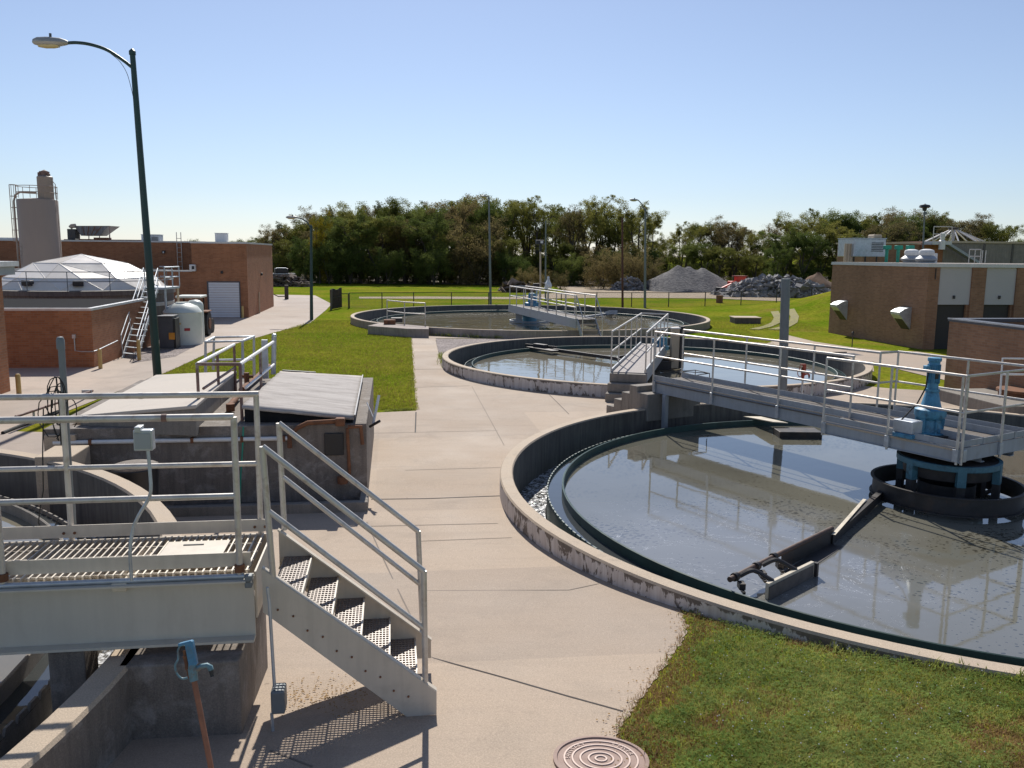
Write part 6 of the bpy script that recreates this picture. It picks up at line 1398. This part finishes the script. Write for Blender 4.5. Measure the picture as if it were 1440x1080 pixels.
# right-hand wood
prof2 = [(925, 352), (938, 330), (950, 316), (975, 318), (1000, 313), (1020, 312), (1042, 314), (1058, 322), (1070, 338), (1082, 330), (1095, 312), (1115, 306), (1140, 308), (1160, 296), (1182, 290), (1205, 300), (1222, 310), (1240, 302), (1262, 295), (1290, 296), (1310, 298), (1330, 304), (1352, 313), (1375, 310), (1395, 306), (1415, 318), (1425, 338), (1445, 344)]
def region2(px_): return 'behind the gravel heap' if px_ < 1060 else 'behind the rubble heap' if px_ < 1180 else 'above the right brick building'
x = 938
while x < 1446:
    Y = trnd.uniform(122, 134); yt = interp(prof2, x)+trnd.uniform(-1, 6); k = trnd.choice(['o1', 'o2', 'g2', 'b1', 'o2', 'a1', 'b2']); p = V(x, yt, Y)
    plant(k, p.x, Y, p.z, 'tall %s tree, back of the right wood, %s' % (KN[k[0]], region2(x)), '%s trees of the right back row %s' % (KN[k[0]], region2(x)), trnd.uniform(.8, 1.05)); x += trnd.uniform(15, 22)
x = 940
while x < 1435:
    Y = trnd.uniform(112, 120); yt = interp(prof2, x)+trnd.uniform(18, 44); k = trnd.choice(['g1', 'o1', 'b1', 'g2', 'o2', 'o1']); p = V(x, yt, Y)
    plant(k, p.x, Y, p.z, 'shorter %s tree, front of the right wood, %s' % (KN[k[0]], region2(x)), '%s trees of the right front row %s' % (KN[k[0]], region2(x)), trnd.uniform(1.05, 1.4)); x += trnd.uniform(20, 30)
for x, yt, k, lab in ((1092, 350, 'g1', 'bright green small tree rising behind the rubble heap'), (880, 362, 's2', 'brown thicket beside the dirt track in front of the wood'), (850, 368, 's2', 'lower brown thicket left of the red-brown pole'), (905, 372, 's2', 'brown thicket behind the grey street lamp')):
    Y = 108 if k == 'g1' else 97; p = V(x, yt, Y); plant(k, p.x, Y, p.z, lab, None, 1.0, 'tree' if k == 'g1' else 'bush')
for x, yt, Y, lab in ((372, 333, 150, 'distant round tree at the right end of the door building roof'), (352, 336, 170, 'distant tree just above the door building roof, left of the last one'), (337, 336, 170, 'small dark distant tree above the brick roof'), (271, 336, 160, 'tiny distant tree seen left of the white roof unit'), (178, 338, 150, 'distant tree above the roof between hopper and lamp pole'), (215, 341, 150, 'distant tree beside the grey roof air conditioner'), (30, 339, 150, 'distant tree at the far left behind the silo'), (1438, 335, 110, 'tree at the far right edge of the photo')):
    p = V(x, yt, Y); plant('g2', p.x, Y, p.z, lab, None, 1.1)
# brush in the middle distance
for x, yb, yt, lab in ((742, 404, 384, 'scrubby grey-green bush left of the tan pole'), (790, 404, 388, 'dry brown bush right of the tan pole'), (765, 404, 387, 'dry brown bush behind the tan pole'), (728, 406, 392, 'low brown bush above the dark log heap')):
    p = G(x, yb+6, 0); plant('s2', p.x, 93, V(x, yt, 93).z, lab, None, .8, 'bush')
# ------------------------------------------------------------------ near lawn: blades and clover
def nearlawn():
    rnd = random.Random(77); B = MB(); Dm = MB(); Cm = MB()
    edge = [Vector(p) for p in jag]+[Vector(GE[-1])]
    def xedge(y):
        for a, b in zip(edge, edge[1:]):
            if min(a.y, b.y) <= y <= max(a.y, b.y) and abs(b.y-a.y) > 1e-6: return a.x+(b.x-a.x)*(y-a.y)/(b.y-a.y)
        return edge[0].x if y < edge[0].y else edge[-1].x
    nz = lambda x, y: .6*math.sin(x*2.3+1.2*math.sin(y*1.9))+.6*math.sin(y*2.9+x*1.1+.7)+.6*math.sin(x*6.1-y*4.7+math.sin(y*7))+.5*math.sin(x*13+2*math.sin(y*9))
    N = 0
    while N < 118000:
        y = 4.3+(8.9-4.3)*rnd.random()**1.15; x = rnd.uniform(.75, .66*y+.25) if rnd.random() < .75 else rnd.uniform(.66*y, .66*y+2.6)
        if (Vector((x, y, 0))-C1.xy.to_3d()).length < R1+.015: continue
        de = x-xedge(y)
        if de < -.07 or (de < .06 and rnd.random() > (de+.07)/.13*.7+.05): continue
        if y > GE[-1][1]+.2 and x < GE[-1][0]: continue
        if (x-mc.x)**2+(y-mc.y)**2 < (MR+.01)**2: continue
        N += 1; z = gz(x, y); k = nz(x, y); dry = (k > .95+rnd.uniform(-.5, .5)) or (de < .26+.12*math.sin(y*5) and rnd.random() < .8) or rnd.random() < .14
        if not dry and rnd.random() < (.36 if k < .3 else .14):   # clover: three leaflets
            h = rnd.uniform(.02, .06); s = rnd.uniform(.005, .011); c = Vector((x, y, z+h)); t0_ = rnd.uniform(0, 6.28); tl = Vector((rnd.uniform(-.5, .5), rnd.uniform(-.5, .5), 1)).normalized()
            for j in range(3):
                a = t0_+j*2.094; d = Vector((math.cos(a), math.sin(a), 0)); d = (d-tl*d.dot(tl)).normalized(); e = tl.cross(d)
                Cm.add([c, c+d*s*1.0+e*s*.7, c+d*s*1.7, c+d*s*1.0-e*s*.7], [(0, 1, 2, 3)])
        else:
            m = Dm if dry else B; h = rnd.uniform(.025, .08)*(1.35 if k < -.9 else 1)*(.75 if dry else 1); w = rnd.uniform(.0016, .0032); a = rnd.uniform(0, 6.28); d = Vector((math.cos(a), math.sin(a), 0)); e = Vector((-d.y, d.x, 0))*w; l = rnd.uniform(.2, 1.1)*h
            p = Vector((x, y, z-.004)); q = p+Vector((0, 0, h*.6))+d*l*.35; r = p+Vector((0, 0, h*rnd.uniform(.75, 1)))+d*l
            m.add([p-e, p+e, q+e*.8, q-e*.8, r], [(0, 1, 2, 3), (3, 2, 4)])
    o = B.build('grass', 'blade', None, fix=False); tag(o, 'short green grass blades of the near lawn', 'grass', kind='stuff')
    o = Dm.build('dry_grass', 'bladed', None, fix=False); tag(o, 'dry brown grass patches and edge of the near lawn', 'grass', kind='stuff')
    o = Cm.build('clover', 'clover', None, fix=False); tag(o, 'clover leaves in the near lawn', 'clover', kind='stuff')
    F_ = MB()
    for i in range(230):
        y = rnd.uniform(4.5, 8.3); x = rnd.uniform(1.2, .62*y)
        if (Vector((x, y, 0))-C1.xy.to_3d()).length < R1+.05 or x < xedge(y)+.1: continue
        F_.lathe((x, y, gz(x, y)+rnd.uniform(.04, .075)), [(0, -.004), (.0045, -.002), (.005, .002), (0, .006)], 6)
    tag(F_.build('clover_flower', 'white', None), 'scattered white clover heads in the near lawn', 'flowers', kind='stuff')
    # tufts and dead leaves where slab meets lawn, and weeds at the tank walls
    L_ = MB()
    for i in range(700):
        if rnd.random() < .45: x, y = rnd.uniform(-1.75, -1.1), rnd.gauss(6.15, .18)
        else: a = rnd.choice(edge); x, y = a.x+rnd.gauss(-.02, .07), a.y+rnd.gauss(0, .15)
        p = Vector((x, y, gz(x, y)+.02)); s = rnd.uniform(.005, .014); a = rnd.uniform(0, 6); u = Vector((math.cos(a), math.sin(a), rnd.uniform(-.2, .3)))*s; v = Vector((-u.y, u.x, .002))*.6
        L_.add([p-u, p+v, p+u, p-v], [(0, 1, 2, 3)])
    tag(L_.build('dead_leaves', 'bladed', None, fix=False), 'small dead brown leaves littering the pavement', 'leaves', kind='stuff')
    W_ = MB()
    def tuft(x, y, n, h):
        for i in range(n):
            a = rnd.uniform(0, 6.28); d = Vector((math.cos(a), math.sin(a), 0)); e = Vector((-d.y, d.x, 0))*.004*h/.1; p = Vector((x+rnd.gauss(0, h*.5), y+rnd.gauss(0, h*.4), 0)); p.z = gz(p.x, p.y)
            q = p+d*h*.3+Vector((0, 0, h*.6)); r = p+d*h*rnd.uniform(.4, .8)+Vector((0, 0, h*rnd.uniform(.6, 1.1))); W_.add([p-e, p+e, q+e, q-e, r], [(0, 1, 2, 3), (3, 2, 4)])
    for i in range(40):
        a = R(rnd.uniform(236, 262)); tuft(C1.x+(R1+.03)*math.cos(a), C1.y+(R1+.03)*math.sin(a), 14, rnd.uniform(.05, .12))
    for i in range(60):
        a = R(rnd.uniform(232, 262)); tuft(C3.x+(R3+.1)*math.cos(a), C3.y+(R3+.1)*math.sin(a), 10, rnd.uniform(.08, .22))
    for i in range(12): q = GG(rnd.uniform(618, 624), rnd.uniform(498, 514)); tuft(q.x, q.y, 10, .2)
    for i in range(130):
        f = rnd.random(); q = Vector((-2.32, 20.4, 0)).lerp(Vector((-4.70, 39.5, 0)), f); tuft(q.x-.05, q.y, 6, .06)
    for i in range(60): q = Vector((-3.05, 20.1, 0)).lerp(Vector((-2.34, 20.38, 0)), rnd.random()); tuft(q.x, q.y, 8, .06)
    tag(W_.build('weeds', 'blade', None, fix=False), 'weeds and grass fringes along walls and paving edges', 'weeds', kind='stuff')
nearlawn()
def midlawn():
    rnd = random.Random(5); m = MB(); d = MB(); N = 0
    while N < 70000:
        if rnd.random() < .8: y = 20.2+28*rnd.random()**1.5; x = rnd.uniform(-11.4, -2.0)
        else: y = 33+20*rnd.random()**1.3; x = rnd.uniform(9.5, 16.6)
        if x < 0:
            xr = -2.32-(y-20.4)*.1246; xl = -10.8-(y-26.8)*.1 if y < 33 else -11.4+(y-33)*.02
            if x > xr+.04 or x < xl or (y < 20.3 and x > -7.5): continue
            if y > 38 and (x-C3.x)**2+(y-C3.y)**2 < (R3+.1)**2: continue
        else:
            if (x-C2.x)**2+(y-C2.y)**2 < (R2+.2)**2 or (x-C3.x)**2+(y-C3.y)**2 < (R3+.2)**2: continue
            if y < 44 and x > 11+.1*(y-33): continue
        N += 1; z = gz(x, y); q = m if rnd.random() < .86 else d
        for k in range(2):
            h = rnd.uniform(.03, .075); a = rnd.uniform(0, 6.28); e = Vector((math.cos(a), math.sin(a), 0))*.009; l = Vector((rnd.uniform(-1, 1), rnd.uniform(-1, 1), 0))*h*.7; p = Vector((x+rnd.uniform(-.03, .03), y+rnd.uniform(-.03, .03), z-.005))
            q.add([p-e, p+e, p+l+Vector((0, 0, h))], [(0, 1, 2)])
    tag(m.build('grass', 'lawnblade', None, fix=False), 'grass tufts of the lawns beyond the flow box', 'grass', kind='stuff'); tag(d.build('dry_grass', 'bladed', None, fix=False), 'dry grass tufts of the lawns beyond the flow box', 'grass', kind='stuff')
midlawn()
